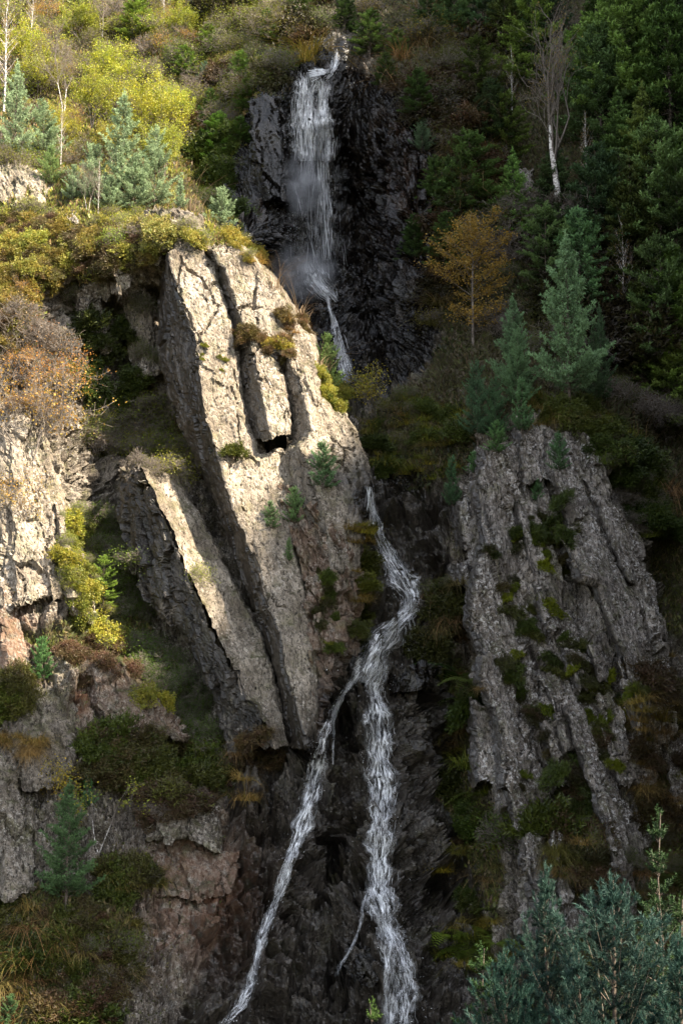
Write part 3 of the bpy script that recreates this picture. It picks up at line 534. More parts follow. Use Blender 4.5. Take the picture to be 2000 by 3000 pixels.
def conifer(key, seed, H=8., Rm=1.7, levels=20, per=6, e0=2, e1=55, z0=.1, ln=.11, wd=.028, needles=9, spacing=.17, tw=.38, spread=.55, flat=0., prof=.85, curve=.25, gap=.0, tip=(.095, .15, .085), inn=(.03, .055, .03), blunt=0., bark='bark', skirt=1.0, lead=.05, leaf=None, irr=.0, thick=.0125, bthick=1.0):
    rg = np.random.default_rng(seed); P0, P1, S, wood = [], [], [], []
    wood.append((np.stack([np.r_[0, rg.normal(0, .04, 6)], np.r_[0, rg.normal(0, .04, 6)], np.linspace(-.4, H*.985, 7)], -1), np.linspace(H*thick, .010, 7)))
    for i in range(levels):
        t = (i+rg.uniform(-.3, .3))/levels; t = min(max(t, 0), .985); z = H*(z0+(1-lead-z0)*t)
        rad = Rm*(((1-t)**prof)*(1-blunt)+blunt*math.sqrt(max(0, 1-t*t)))*(skirt+(1-skirt)*min(1, t*3))
        for j in range(per):
            if rg.uniform() < gap: continue
            L = max(.22, rad*rg.uniform(.62-irr, 1.15+irr*.3)); az = j*2*np.pi/per+i*1.1+rg.normal(0, .25); el = R(e0+(e1-e0)*t**1.3+rg.normal(0, 6))
            dh = np.array([math.cos(az), math.sin(az), 0]); s = np.linspace(0, 1, 6)[:, None]
            path = np.array([0, 0, z])+dh*L*s*math.cos(el)+np.array([0, 0, 1.])*(L*s*math.sin(el)+curve*L*s*s)
            wood.append((path[[0, 2, 5]], bthick*np.array([.008+.011*L, .006+.005*L, .003])))
            m = max(2, int(L*(1-.22)/spacing))
            for q in range(m):
                s_ = .22+.78*(q+rg.uniform(0, .9))/m; b = np.array([0, 0, z])+dh*L*s_*math.cos(el)+np.array([0, 0, 1.])*(L*s_*math.sin(el)+curve*L*s_*s_)
                tan = unit(dh*math.cos(el)+np.array([0, 0, 1.])*(math.sin(el)+2*curve*s_)); sid = np.array([-dh[1], dh[0], 0.])
                for sg in (-1, 1):
                    d = unit(tan*.75+sid*sg*rg.uniform(.4, .9)+np.array([0, 0, rg.normal(.12, .22*(1-flat))])); l = tw*(1-.45*s_)*rg.uniform(.6, 1.2)*min(1, .12+.75*L)
                    P0.append(b); P1.append(b+d*l); S.append(s_)
                    if l > .26:
                        mid = b+d*l*.5; d2 = unit(d+rg.normal(0, .55, 3)*np.array([1, 1, 1-flat*.7])); P0.append(mid); P1.append(mid+d2*l*.55); S.append(min(1, s_+.1))
            P0.append(path[-2]); P1.append(path[-1]+unit(path[-1]-path[-2])*.12); S.append(1.0)
    for k in range(5 if lead < .1 else 0):
        P0.append(np.array([0, 0, H*(.93+.008*k)])); a = k*1.3; P1.append(np.array([.12*math.cos(a), .12*math.sin(a), H*(.93+.008*k)+.28])); S.append(1.)
    for k in range(2 if lead < .1 else 6): P0.append(np.array([0, 0, H*(.93-lead*k/6)])); P1.append(np.array([0, 0, H*(1.01-lead*k/6)])); S.append(1.)
    P0, P1, S = np.array(P0), np.array(P1), np.array(S)
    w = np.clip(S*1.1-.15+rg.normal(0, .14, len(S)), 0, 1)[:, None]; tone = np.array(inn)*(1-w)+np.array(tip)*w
    if leaf:
        i = rg.integers(0, len(P0), leaf[1]); p = P0[i]+(P1[i]-P0[i])*rg.uniform(0, 1.15, (leaf[1], 1))+rg.normal(0, .07, (leaf[1], 3))
        w = np.clip(rg.normal(.5, .25, (leaf[1], 1)), 0, 1); v, f, c = leaf_quads(rg, p, leaf[0], (np.array(leaf[2])*(1-w)+np.array(leaf[3])*w)*rg.uniform(.7, 1.25, (leaf[1], 1)))
        j = rg.permutation(len(P0))[:len(P0)//3]; wood += [(np.array([P0[k], P1[k]]), np.array([.006, .003])) for k in j]
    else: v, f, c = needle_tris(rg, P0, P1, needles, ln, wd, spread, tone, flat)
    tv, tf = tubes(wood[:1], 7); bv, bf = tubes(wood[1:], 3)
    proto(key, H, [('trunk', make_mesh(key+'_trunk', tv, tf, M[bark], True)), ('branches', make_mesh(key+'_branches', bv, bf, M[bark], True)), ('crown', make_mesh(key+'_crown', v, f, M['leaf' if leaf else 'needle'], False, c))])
def broadleaf(key, seed, H=6., spread=.55, depth=4, stems=1, nleaf=5000, lsize=.11, tones=((.3, .28, .03), (.12, .17, .02)), lean=.0, bark='birch', up=.35, trunk=.35, r0=.014, kids=(3, 4), clump=.22, keep=1.0):
    rg = np.random.default_rng(seed); wood, ends = [], []
    def grow(p, d, L, r, lev):
        k = 4; pts = [p]
        for _ in range(k-1):
            d = unit(d+rg.normal(0, .10+.03*lev, 3)+np.array([0, 0, up*.10])); pts.append(pts[-1]+d*L/(k-1))
        pts = np.array(pts); wood.append((pts, np.linspace(r, r*.55, k), lev))
        if lev >= depth: ends.append(pts); return
        for j in range(rg.integers(kids[0], kids[1]+1)):
            s = rg.uniform(.35, 1.0) if j else 1.0; q = pts[0]+(pts[-1]-pts[0])*s; nd = unit(d+spread*rnd_dirs(rg, 1)[0]*rg.uniform(.8, 1.6)+np.array([0, 0, up*.3]))
            grow(q, nd, L*rg.uniform(.58, .85), r*(.5 if j else .58), lev+1)
    for s_ in range(stems):
        a = s_*2*np.pi/stems+rg.uniform(0, 1); tilt = (0 if stems == 1 else rg.uniform(.15, .6)); d = unit(np.array([math.cos(a)*tilt+lean, math.sin(a)*tilt, 1.0]))
        grow(np.array([.05*math.cos(a), .05*math.sin(a), -.15]), d, H*trunk, H*r0/math.sqrt(stems), 0)
    allp = np.concatenate([w[0] for w in wood]); sc = H/max(allp[:, 2].max(), .1)
    wood = [(p*sc, np.maximum(r*sc, .004), l) for p, r, l in wood]; ends = [e*sc for e in ends]
    parts = []
    tv, tf = tubes([(p, r) for p, r, l in wood if l == 0], 7); parts.append(('trunk' if stems == 1 else 'stems', make_mesh(key+'_trunk', tv, tf, M[bark], True)))
    bb = [(p[[0, 1, 3]] if l > 1 else p, r[[0, 1, 3]] if l > 1 else r) for p, r, l in wood if l > 0]
    if bb:
        bv, bf = tubes(bb, 3); parts.append(('branches', make_mesh(key+'_branches', bv, bf, M[bark if bark != 'birch' else 'twig'], True)))
    if nleaf:
        E = np.array(ends); i = rg.integers(0, max(1, int(len(E)*keep)), nleaf); k = rg.uniform(0, 1, nleaf); a = E[i]
        p = a[:, 1]+(a[:, 3]-a[:, 1])*k[:, None]+rg.normal(0, clump*.5, (nleaf, 3))
        w = np.clip(rg.normal(.5, .22, (nleaf, 1))+.25*vnoise(p*1.3, seed)[:, None], 0, 1); tone = np.array(tones[0])*(1-w)+np.array(tones[1])*w; tone = tone*rg.uniform(.7, 1.25, (nleaf, 1))
        v, f, c = leaf_quads(rg, p, lsize, tone); parts.append(('crown' if stems == 1 else 'foliage', make_mesh(key+'_crown', v, f, M['leaf'], False, c)))
    proto(key, H, parts)
def heather(key, seed, n=1300, tones=((.06, .05, .03), (.10, .10, .03)), Hh=.45, Rr=.42, ln=.12, wd=.030, wild=.5):
    """clump: short sprigs over an uneven mound"""
    rg = np.random.default_rng(seed); d0 = rnd_dirs(rg, n); d0[:, 2] = np.abs(d0[:, 2])*1.1-.12; d0 = unit(d0)
    rad = (1+.75*vnoise(d0*1.7+seed, seed)+.5*vnoise(d0*4+seed, seed+1))*rg.uniform(.5, 1, n)**.5
    p0 = d0*np.array([Rr, Rr, Hh])*rad[:, None]
    d = unit(d0*.8+np.array([0, 0, .5])+rg.normal(0, wild, (n, 3))); p1 = p0+d*ln*rg.uniform(.5, 1.6, (n, 1))
    w = np.clip(rg.uniform(0, 1, (n, 1))+.5*vnoise(p0*4, seed+3)[:, None], 0, 1); tone = np.array(tones[0])*(1-w)+np.array(tones[1])*w
    v, f, c = needle_tris(rg, p0, p1, 3, ln*.7, wd, .5, tone)
    st = [(np.array([[0, 0, -.15], p0[i]*.5, p0[i]*1.1]), np.array([.010, .008, .004])) for i in rg.integers(0, n, 40)]; bv, bf = tubes(st, 3)
    proto(key, Hh*1.25, [('stems', make_mesh(key+'_stems', bv, bf, M['twig'], True)), ('foliage', make_mesh(key+'_foliage', v, f, M['leaf'], False, c))])
def tussock(key, seed, n=260, L=.8, droop=.9, tones=((.30, .21, .10), (.14, .13, .04)), wd=.016, spread=.5, arch=.35):
    rg = np.random.default_rng(seed); a = rg.uniform(0, 2*np.pi, n); l = L*rg.uniform(.2, 1.15, n)*(1+.3*np.sin(a*2+seed)); sp = spread*rg.uniform(.05, 1.3, n); dr = droop*rg.uniform(.35, 1.35, n); ar = arch*rg.uniform(.1, 1.6, n)
    dh = np.stack([np.cos(a), np.sin(a), a*0], -1); b = dh*rg.uniform(0, .3, (n, 1)); b[:, :2] += rg.normal(0, .07, (n, 2)); vs = []; k = 5; sid = np.stack([-np.sin(a), np.cos(a), a*0], -1); bend = rg.normal(0, .3, n)
    for i in range(k):
        s = i/(k-1); p = b+(dh+sid*(bend*s)[:, None])*(l*(sp*s+ar*s*s))[:, None]+np.array([0, 0, 1.])*(l*(s*.9-dr*s*s))[:, None]; w = wd*(1-s*.85)
        vs += [p-sid*w/2, p+sid*w/2]
    v = np.stack(vs, 1); m = 2*k; o = np.arange(n)[:, None]*m; f = np.concatenate([o+np.array([[2*i, 2*i+1, 2*i+3, 2*i+2]]) for i in range(k-1)])
    w = rg.uniform(0, 1, (n, 1)); tone = np.array(tones[0])*(1-w)+np.array(tones[1])*w; c = np.repeat(tone*rg.uniform(.55, 1.35, (n, 1)), m, 0)
    proto(key, L*.7, [('blades', make_mesh(key+'_blades', v.reshape(-1, 3), f, M['grass'], False, c))])
def fern(key, seed, n=9, L=.7):
    rg = np.random.default_rng(seed); v, f, c, o = [], [], [], 0
    for i in range(n):
        a = i*2*np.pi/n+rg.normal(0, .3); dh = np.array([math.cos(a), math.sin(a), 0]); sd_ = np.array([-dh[1], dh[0], 0]); l = L*rg.uniform(.7, 1.1)
        for q in range(12):
            s = (q+1)/12; p = dh*l*s*.9+np.array([0, 0, 1.])*l*(.7*s-.75*s*s); w = l*.28*math.sin(math.pi*min(1, .15+.85*(1-s)+.02))
            for sg in (-1, 1):
                v += [p-dh*.02, p+dh*.03, p+sd_*sg*w+dh*.05-np.array([0, 0, .03])]; f.append((o, o+1, o+2)); o += 3; c += [np.array([.10, .14, .03])*rg.uniform(.7, 1.3)]*3
    proto(key, L*.5, [('fronds', make_mesh(key+'_fronds', np.array(v), np.array(f), M['leaf'], False, np.array(c)))])

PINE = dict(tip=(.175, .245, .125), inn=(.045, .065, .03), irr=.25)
conifer('pine_a', 1, 8, 2.3, 22, 7, 12, 60, .08, .13, .036, 12, .115, .55, .6, 0, .8, .25, .24, **PINE)
conifer('pine_b', 2, 8, 2.7, 18, 7, 16, 58, .06, .13, .038, 12, .12, .58, .6, 0, .65, .22, .26, blunt=.25, **PINE)
conifer('pine_c', 3, 6, 2.3, 16, 7, 20, 56, .04, .13, .036, 12, .11, .52, .6, 0, .6, .2, .2, blunt=.3, **PINE)
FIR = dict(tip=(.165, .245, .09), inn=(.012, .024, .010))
conifer('fir_a', 11, 10, 3.2, 24, 7, -8, 44, .04, .22, .085, 7, .16, .74, .5, .65, .85, .12, .10, **FIR)
conifer('fir_b', 12, 10, 3.9, 20, 7, -4, 40, .03, .23, .09, 7, .17, .82, .5, .65, .65, .10, .15, blunt=.25, **FIR)
conifer('fir_c', 13, 10, 4.2, 15, 7, 0, 34, .10, .23, .09, 7, .17, .86, .5, .7, .55, .06, .2, blunt=.35, **FIR)
conifer('sapling_a', 21, 2.2, .6, 12, 6, 25, 60, .04, .10, .024, 12, .07, .28, .55, 0, .7, .3, .08, **PINE)
conifer('sapling_b', 22, 2.4, .95, 11, 7, 15, 52, .03, .10, .026, 12, .07, .33, .55, 0, .65, .25, .08, blunt=.2, **PINE)
conifer('spruce_young', 23, 7, 1.9, 20, 6, 0, 46, .04, .07, .018, 24, .11, .55, .6, .4, 1.0, .18, .08, lead=.05, irr=.2, thick=.005, tip=(.075, .13, .04), inn=(.02, .035, .014))
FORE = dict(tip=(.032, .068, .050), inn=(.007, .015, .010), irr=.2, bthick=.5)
conifer('near_pine_a', 31, 7.5, 2.6, 19, 7, 28, 64, .06, .085, .013, 60, .20, .60, .45, 0, .9, .55, .05, blunt=.0, **FORE)
conifer('near_pine_b', 32, 7.0, 2.9, 18, 7, 26, 66, .06, .085, .013, 60, .20, .62, .45, 0, .85, .55, .05, blunt=.05, **FORE)
YG = ((.40, .36, .03), (.19, .25, .03))
broadleaf('maple', 41, 6, .75, 4, 4, 9000, .16, YG, bark='twig', trunk=.32, clump=.30)
conifer('yellow_birch', 42, 7, 2.1, 15, 5, 24, 60, .10, spacing=.18, tw=.95, prof=.4, curve=.15, gap=.32, blunt=.75, irr=.5, bark='twig', thick=.009, leaf=(.10, 8500, (.44, .27, .04), (.22, .17, .04)))
conifer('bare_birch', 43, 7, 1.5, 15, 4, 40, 66, .25, spacing=.28, tw=.6, prof=.5, curve=.10, gap=.25, blunt=.3, bark='birch', leaf=(.08, 700, (.34, .22, .05), (.22, .13, .05)))
broadleaf('bare_birch_b', 44, 7, .5, 5, 2, 700, .08, ((.30, .18, .08), (.22, .13, .08)), trunk=.36, up=.6, kids=(3, 4), r0=.011)
broadleaf('silver_birch', 45, 9, .45, 5, 1, 900, .09, ((.34, .26, .05), (.22, .13, .05)), trunk=.5, up=.4, kids=(3, 4), r0=.028, lean=-.12)
broadleaf('orange_shrub', 46, 2.6, .75, 4, 4, 1500, .075, ((.42, .22, .05), (.30, .26, .04)), bark='twig', trunk=.3, clump=.3, r0=.012)
broadleaf('yellow_shrub', 47, 2.0, .7, 3, 4, 1300, .085, ((.50, .36, .03), (.22, .25, .03)), bark='twig', trunk=.35, clump=.32, r0=.012)
broadleaf('green_shrub', 48, 1.2, .95, 4, 6, 1700, .065, ((.20, .24, .03), (.09, .13, .02)), bark='twig', trunk=.32, clump=.34, r0=.012)
broadleaf('green_shrub_b', 49, 1.1, 1.0, 4, 7, 1700, .06, ((.24, .25, .04), (.12, .15, .03)), bark='twig', trunk=.3, clump=.38, r0=.012)
broadleaf('twig_shrub', 50, 1.1, .85, 4, 6, 260, .05, ((.24, .20, .08), (.18, .10, .06)), bark='twig', trunk=.3, clump=.2, r0=.011, kids=(3, 4))
broadleaf('rowan_sapling', 51, 3.0, .5, 3, 2, 420, .11, ((.44, .32, .03), (.22, .27, .04)), bark='birch', trunk=.45, clump=.22, r0=.012)
heather('heather_a', 61); heather('heather_b', 62, 1500, ((.10, .065, .05), (.075, .07, .03)), .42, .45)
heather('heather_c', 63, 1600, ((.055, .075, .018), (.10, .12, .028)), .4, .42, .13, .03, .35); heather('bilberry', 64, 1300, ((.13, .15, .035), (.22, .19, .05)), .42, .42, .10, .040, .8)
heather('moss_cushion', 65, 1500, ((.09, .11, .012), (.15, .16, .02)), .22, .32, .05, .03, .6)
tussock('tussock_a', 71); tussock('tussock_b', 72, 240, .9, 1.15, ((.22, .15, .08), (.32, .24, .13)), .015, .6, .45)
tussock('tussock_c', 73, 220, .7, .8, ((.26, .23, .05), (.12, .15, .03)), .018, .45, .3); tussock('long_grass', 74, 60, 1.5, .45, ((.34, .24, .15), (.26, .19, .12)), .016, .35, .5)
fern('fern', 81)

# ------------------------------------------------------------------ placing plants
RNG = np.random.default_rng(7); FIRST = {}
def place(name, key, label, cat, loc, scale, rot=None, tilt=(0, 0), tint=(1, 1, 1), group=None, wide=1.0, up=None):
    H, parts = PROTO[key]; o = thing(name, label, cat, loc, group)
    o.rotation_euler = (tilt[0], tilt[1], RNG.uniform(0, 6.28) if rot is None else rot); o.scale = (scale*wide, scale*wide, scale)
    if up is not None:
        o.rotation_mode = 'QUATERNION'; o.rotation_quaternion = Vector(up).to_track_quat('Z', 'Y') @ Euler((0, 0, RNG.uniform(0, 6.28))).to_quaternion()
    for pn, me in parts:
        c = add(pn, me, o); c.color = (*tint, 1)
    return o
def plant(name, key, label, cat, px, py, hpx, tint=(1, 1, 1), group=None, Y=None, wide=1.0, rot=None, tilt=(0, 0), sink=.1, align=0.):
    up = None
    if Y is None:
        loc, nor = cast(px, py)
        if loc is None: return None
        if align:
            if nor.dot(loc) > 0: nor = -nor
            up = (nor*align+Vector((0, 0, 1-align))).normalized()
    else: loc = Vector(P(px, py, Y))
    s = hpx*m_per_px(loc.y)/PROTO[key][0]
    return place(name, key, label, cat, (loc.x, loc.y, loc.z-sink*s), s, rot, tilt, tint, group, wide, up)
# ------------------------------------------------------------------ water
def water_material():
    m, nt, out = mat_new('white_water'); b = NB(nt)
    d = b.n('ShaderNodeBsdfPrincipled'); d.inputs['Base Color'].default_value = (.96, .97, .99, 1); d.inputs['Roughness'].default_value = .25; d.inputs['Specular IOR Level'].default_value = .6
    t = b.n('ShaderNodeBsdfTranslucent'); t.inputs[0].default_value = (.96, .97, .99, 1)
    mx = b.n('ShaderNodeMixShader'); mx.inputs[0].default_value = .35; b.l(d.outputs[0], mx.inputs[1]); b.l(t.outputs[0], mx.inputs[2]); b.l(mx.outputs[0], out.inputs['Surface']); return m
def mist_material():
    m, nt, out = mat_new('fine_spray'); b = NB(nt)
    d = b.n('ShaderNodeBsdfDiffuse'); d.inputs[0].default_value = (.85, .88, .93, 1); t = b.n('ShaderNodeBsdfTransparent')
    mx = b.n('ShaderNodeMixShader'); mx.inputs[0].default_value = .45; b.l(t.outputs[0], mx.inputs[1]); b.l(d.outputs[0], mx.inputs[2]); b.l(mx.outputs[0], out.inputs['Surface']); return m
M['water'] = water_material(); M['spray'] = mist_material()
def film_material():
    """thin sheet of running water: streaks of foam along the flow, clear between"""
    m, nt, out = mat_new('water_film'); b = NB(nt)
    at = b.n('ShaderNodeAttribute', attribute_name='flow'); sep = b.n('ShaderNodeSeparateColor'); b.l(at.outputs['Color'], sep.inputs[0])
    mp = b.n('ShaderNodeMapping'); mp.inputs['Scale'].default_value = (1, 1, 0); b.l(at.outputs['Color'], mp.inputs['Vector'])
    n1 = b.noise(mp.outputs[0], 1.0, 5, .65, .8)
    edge = sep.outputs[2]
    a = b.math('MULTIPLY', b.ramp(n1, [(.42, .02), (.54, .40), (.66, 1.0)]), edge)
    d = b.n('ShaderNodeBsdfPrincipled'); d.inputs['Base Color'].default_value = (.96, .97, .99, 1); d.inputs['Roughness'].default_value = .2
    t = b.n('ShaderNodeBsdfTransparent'); mx = b.n('ShaderNodeMixShader'); b.l(a, mx.inputs[0]); b.l(t.outputs[0], mx.inputs[1]); b.l(d.outputs[0], mx.inputs[2])
    bp = b.n('ShaderNodeBump'); bp.inputs['Strength'].default_value = .8; bp.inputs['Distance'].default_value = .05; b.l(n1, bp.inputs['Height']); b.l(bp.outputs[0], d.inputs['Normal'])
    b.l(mx.outputs[0], out.inputs['Surface']); return m
M['film'] = film_material(); WR = np.random.default_rng(99)
def film(name, parent, line, dens=1.0, lift=.12, wide=1.35, fu=9., fv=1.6, step=7):
    """a sheet that hugs the rock along line (px, py, half width px)"""
    line = np.asarray(line, float); L = np.linalg.norm(np.diff(line[:, :2], axis=0), axis=1).sum(); nv = max(6, int(L/step)); nu = 9
    c = path_at(line, np.linspace(0, 1, nv)); tan = unit(np.gradient(c[:, :2], axis=0)); X = np.zeros((nv, nu)); Z = X.copy(); Yg = X.copy(); F = np.zeros((nv, nu, 3))
    for i in range(nv):
        wv = 1+.35*math.sin(i*.37+line[0, 0])*math.sin(i*.11)+WR.uniform(-.15, .15)
        for k in range(nu):
            u = (k/(nu-1)*2-1)*wide; X[i, k] = c[i, 0]-tan[i, 1]*u*c[i, 2]*wv; Z[i, k] = c[i, 1]+tan[i, 0]*u*c[i, 2]*.5; loc, _ = cast(X[i, k], Z[i, k]); Yg[i, k] = loc.y
            F[i, k] = (u*c[i, 2]*.016*fu, i*step*.016*fv+line[0, 1], dens*(1-abs(k/(nu-1)*2-1)**2.2)*min(1, (i+1)/6, (nv-i)/6))
    p_ = np.pad(Yg, ((2, 2), (1, 1)), mode='edge'); Ym = np.min([p_[a:a+nv, b_:b_+nu] for a in range(5) for b_ in range(3)], axis=0)
    p_ = np.pad(Ym, ((1, 1), (0, 0)), mode='edge'); Ym = (p_[:-2]+2*p_[1:-1]+p_[2:])/4; Yg = np.maximum(Ym, Yg-.6)-lift
    V = P(X, Z, Yg)
    return add('sheet', make_mesh(name+'_sheet', V.reshape(-1, 3), grid_faces(nv, nu), M['film'], True, F.reshape(-1, 3), 'flow'), parent)
def path_at(line, t):
    line = np.asarray(line, float); s = np.r_[0, np.cumsum(np.linalg.norm(np.diff(line[:, :2], axis=0), axis=1))]; s /= s[-1]
    return np.stack([np.interp(t, s, line[:, k]) for k in range(line.shape[1])], -1)
def stream(line, n, ln=(20, 80), rad=(.008, .020), lift=(.04, .2), wob=5, drops=0, dsize=.02, seed=0, free=0.0):
    """line: (px, py, half width px). Braided strands of water that follow the rock, and drops thrown off it."""
    L = np.linalg.norm(np.diff(np.asarray(line, float)[:, :2], axis=0), axis=1).sum(); paths = []
    for i in range(n):
        l = WR.uniform(*ln)/L; t0 = WR.uniform(-.02, 1-l*.6); k = max(4, int(l*L/14)); t = np.clip(np.linspace(t0, t0+l, k), 0, 1)
        c = path_at(line, t); g = np.clip(WR.normal(0, .55), -1.6, 1.6); ph = WR.uniform(0, 99)
        off = g*c[:, 2]+wob*vnoise(np.stack([t*L/28+ph, t*0+seed, t*0], -1), 7)+.22*c[:, 2]*vnoise(np.stack([t*L/110+g*2, t*0+seed, t*0], -1), 8)
        tan = unit(np.gradient(c[:, :2], axis=0)); x = c[:, 0]-tan[:, 1]*off*np.sign(1); y = c[:, 1]+tan[:, 0]*off*.6
        lf = WR.uniform(*lift); pts = []; lastY = None
        for xx, yy in zip(x, y):
            loc, nor = cast(xx, yy)
            if loc is None: continue
            Y = loc.y-lf
            if lastY is not None: Y = min(max(Y, lastY-.5), lastY+.12+free)
            lastY = Y; pts.append(P(xx, yy, Y))
        if len(pts) < 3: continue
        pts = np.array(pts); r = WR.uniform(*rad)*np.sin(np.linspace(.25, 2.9, len(pts))); paths.append((pts, r))
    v, f = tubes(paths, 3); out = [(v, f)]
    return v, f
def droplets(pts, size):
    n = len(pts); d = rnd_dirs(WR, n*3).reshape(n, 3, 3)*np.asarray(size).reshape(-1, 1, 1); v = (np.asarray(pts)[:, None]+np.concatenate([d, -d.sum(1, keepdims=True)*.8], 1)).reshape(-1, 3)
    o = np.arange(n)[:, None]*4; f = np.concatenate([o+np.array([[a, b, c]]) for a, b, c in ((0, 1, 2), (0, 1, 3), (0, 2, 3), (1, 2, 3))]); return v, f
def drops_along(line, n, sx, lift=(.1, .5)):
    t = WR.uniform(0, 1, n); c = path_at(line, t); x = c[:, 0]+WR.normal(0, 1, n)*c[:, 2]*sx; y = c[:, 1]+WR.normal(0, 8, n); out = []
    for a, b_ in zip(x, y):
        loc, nor = cast(a, b_)
        if loc is not None: out.append(P(a, b_, loc.y-WR.uniform(*lift)))
    return np.array(out)
def water_object(name, label, sets):
    vs, fs, o = [], [], 0
    tris, quads = [], []
    for v, f in sets:
        vs.append(v); (quads if f.shape[1] == 4 else tris).append(f+o); o += len(v)
    fl = [np.concatenate(x) for x in (quads, tris) if x]
    return tag(add(name, make_mesh(name, np.concatenate(vs), fl, M['water'], True)), label, None, None, 'structure')
up1 = [(988,148,5),(986,172,10),(978,200,8),(962,222,10),(950,232,10)]
up1b = [(975,208,6),(935,212,16),(905,218,22)]
upA = [(905,212,24),(902,250,30),(898,300,34),(900,360,38),(905,470,40)]
upB = [(950,230,14),(948,280,14),(946,340,18),(950,400,20),(952,470,20)]
upC = [(925,400,60),(930,560,62),(930,700,60),(935,820,60)]
upD = [(945,330,14),(948,480,16),(955,620,20),(962,760,22)]
upE = [(905,770,14),(925,820,34),(960,860,30),(985,885,12)]
upF = [(958,860,5),(965,905,5),(978,940,6),(990,1000,14),(1005,1060,18),(1020,1120,22)]
W1 = water_object('waterfall', 'thin white upper waterfall spilling over the dark wet cliff', [
    stream(up1, 70, (30, 80), (.008, .018), wob=2), stream(up1b, 60, (25, 70), (.008, .018), wob=2), stream(upA, 170, (30, 130), (.004, .013), (.05, .3), 2.5, free=.3), stream(upB, 150, (40, 150), (.005, .014), (.05, .3), 2.5, free=.3),
    stream(upC, 95, (25, 100), (.003, .008), (.1, .8), 1.5, free=.5), stream(upD, 100, (25, 100), (.004, .010), (.1, .8), 1.5, free=.5), stream(upE, 130, (15, 50), (.006, .014), (.05, .4), 3), stream(upF, 120, (30, 110), (.005, .013), (.05, .3), 2),
    droplets(drops_along(upC, 600, .75, (.1, 1.2)), WR.uniform(.006, .014, 600))])
for ln_, dn in ((up1, .9), (up1b, .9), (upA, .8), (upB, .8), (upC, .12), (upD, .28), (upE, .5), (upF, .55)): film('upper_fall', W1, ln_, dn)
mid = [(1083,1425,6),(1090,1490,8),(1106,1570,16),(1140,1640,28),(1178,1695,34),(1205,1745,30),(1200,1790,22)]
mid2 = [(1208,1775,22),(1175,1815,26),(1130,1860,40),(1098,1910,48),(1075,1960,46),(1060,2000,30)]
lef = [(1062,1950,14),(1012,2025,8),(985,2070,9),(955,2140,14),(930,2240,18),(912,2330,23),(882,2430,20),(850,2520,15),(815,2620,12),(775,2720,13),(752,2800,10),(735,2880,12),(705,2945,14),(655,3005,16)]
rig = [(1112,1955,22),(1092,2020,24),(1106,2090,28),(1110,2200,32),(1122,2300,34),(1116,2400,30),(1112,2500,30),(1110,2600,34),(1128,2700,34)]
rg1 = [(1122,2680,26),(1135,2780,20),(1142,2880,16),(1140,3020,18)]; rg2 = [(1130,2690,26),(1172,2790,26),(1190,2880,30),(1185,3020,30)]
sml = [(1078,2600,3),(1062,2650,3),(1058,2700,4),(1046,2745,4),(1022,2790,4),(998,2825,5),(985,2860,4)]; trick = [(985,2065,6),(978,2120,5),(976,2240,4)]
def sp_(line, n, s): return (lambda p: droplets(p, WR.uniform(.010, .026, len(p))))(drops_along(line, n, s))
W2 = water_object('stream', 'white stream sliding round the bend and parting into two falls', [stream(mid, 150, (12, 60), (.004, .014), wob=5, seed=1), stream(mid2, 180, (12, 50), (.004, .014), wob=8, seed=2), sp_(mid, 120, .9), sp_(mid2, 160, 1.0),
    stream([(1195,1790,14),(1210,1840,16),(1215,1900,18),(1230,1925,16)], 40, (30, 90), (.004, .009), wob=3)])
film('stream', W2, mid, 1.0); film('stream', W2, mid2, .95)
W3 = water_object('waterfall_branch', 'left branch of the lower waterfall slanting down to the left', [stream(lef, 300, (12, 55), (.004, .013), wob=7, seed=3), sp_(lef, 420, 1.1), stream(trick, 22, (30, 100), (.004, .008), wob=2)])
film('left_branch', W3, lef, 1.0)
W4 = water_object('waterfall_branch', 'right branch of the lower waterfall dropping straight to the bottom edge', [stream(rig, 300, (12, 55), (.004, .014), wob=8, seed=4), stream(rg1, 90, (12, 55), (.004, .011), wob=7), stream(rg2, 110, (12, 55), (.004, .011), wob=8), stream(sml, 40, (20, 70), (.004, .007), wob=4), sp_(rig, 520, 1.2), sp_(rg2, 220, 1.2)])
film('right_branch', W4, rig, .95); film('right_branch', W4, rg1, .8); film('right_branch', W4, rg2, .8); film('right_branch', W4, sml, .5)
# fine spray hanging at the foot of the upper fall
n = 3500; px = 905+WR.normal(0, 1, n)*75; py = np.where(WR.uniform(0, 1, n) < .6, WR.normal(800, 70, n), WR.normal(520, 130, n)); px = np.where(py > 700, px-10, 880+(px-905)*.6)
sp = P(px, py, base_depth(px, py)-WR.uniform(.3, 1.6, n)); v, f = droplets(sp, WR.uniform(.008, .02, n))
tag(add('spray', make_mesh('spray', v, f, M['spray'], False)), 'fine white spray hanging at the foot of the upper fall', 'spray', None, 'stuff')
def mist_volume():
    m, nt, out = mat_new('drifting_mist'); b = NB(nt)
    tc = b.n('ShaderNodeTexCoord'); ge = b.n('ShaderNodeVectorMath', operation='LENGTH'); b.l(tc.outputs['Object'], ge.inputs[0])
    fall = b.n('ShaderNodeMapRange'); fall.inputs[1].default_value = 1.0; fall.inputs[2].default_value = .15; fall.inputs[3].default_value = 0; fall.inputs[4].default_value = 1; b.l(ge.outputs['Value'], fall.inputs[0])
    n_ = b.ramp(b.noise(tc.outputs['Object'], 2.2, 3, .6), [(.38, 0), (.62, 1)])
    v = b.n('ShaderNodeVolumePrincipled'); v.inputs['Color'].default_value = (.95, .96, 1, 1); b.l(b.math('MULTIPLY', b.math('MULTIPLY', n_, fall.outputs[0]), .8), v.inputs['Density']); b.l(v.outputs[0], out.inputs['Volume']); return m
M['mist'] = mist_volume()
import bmesh
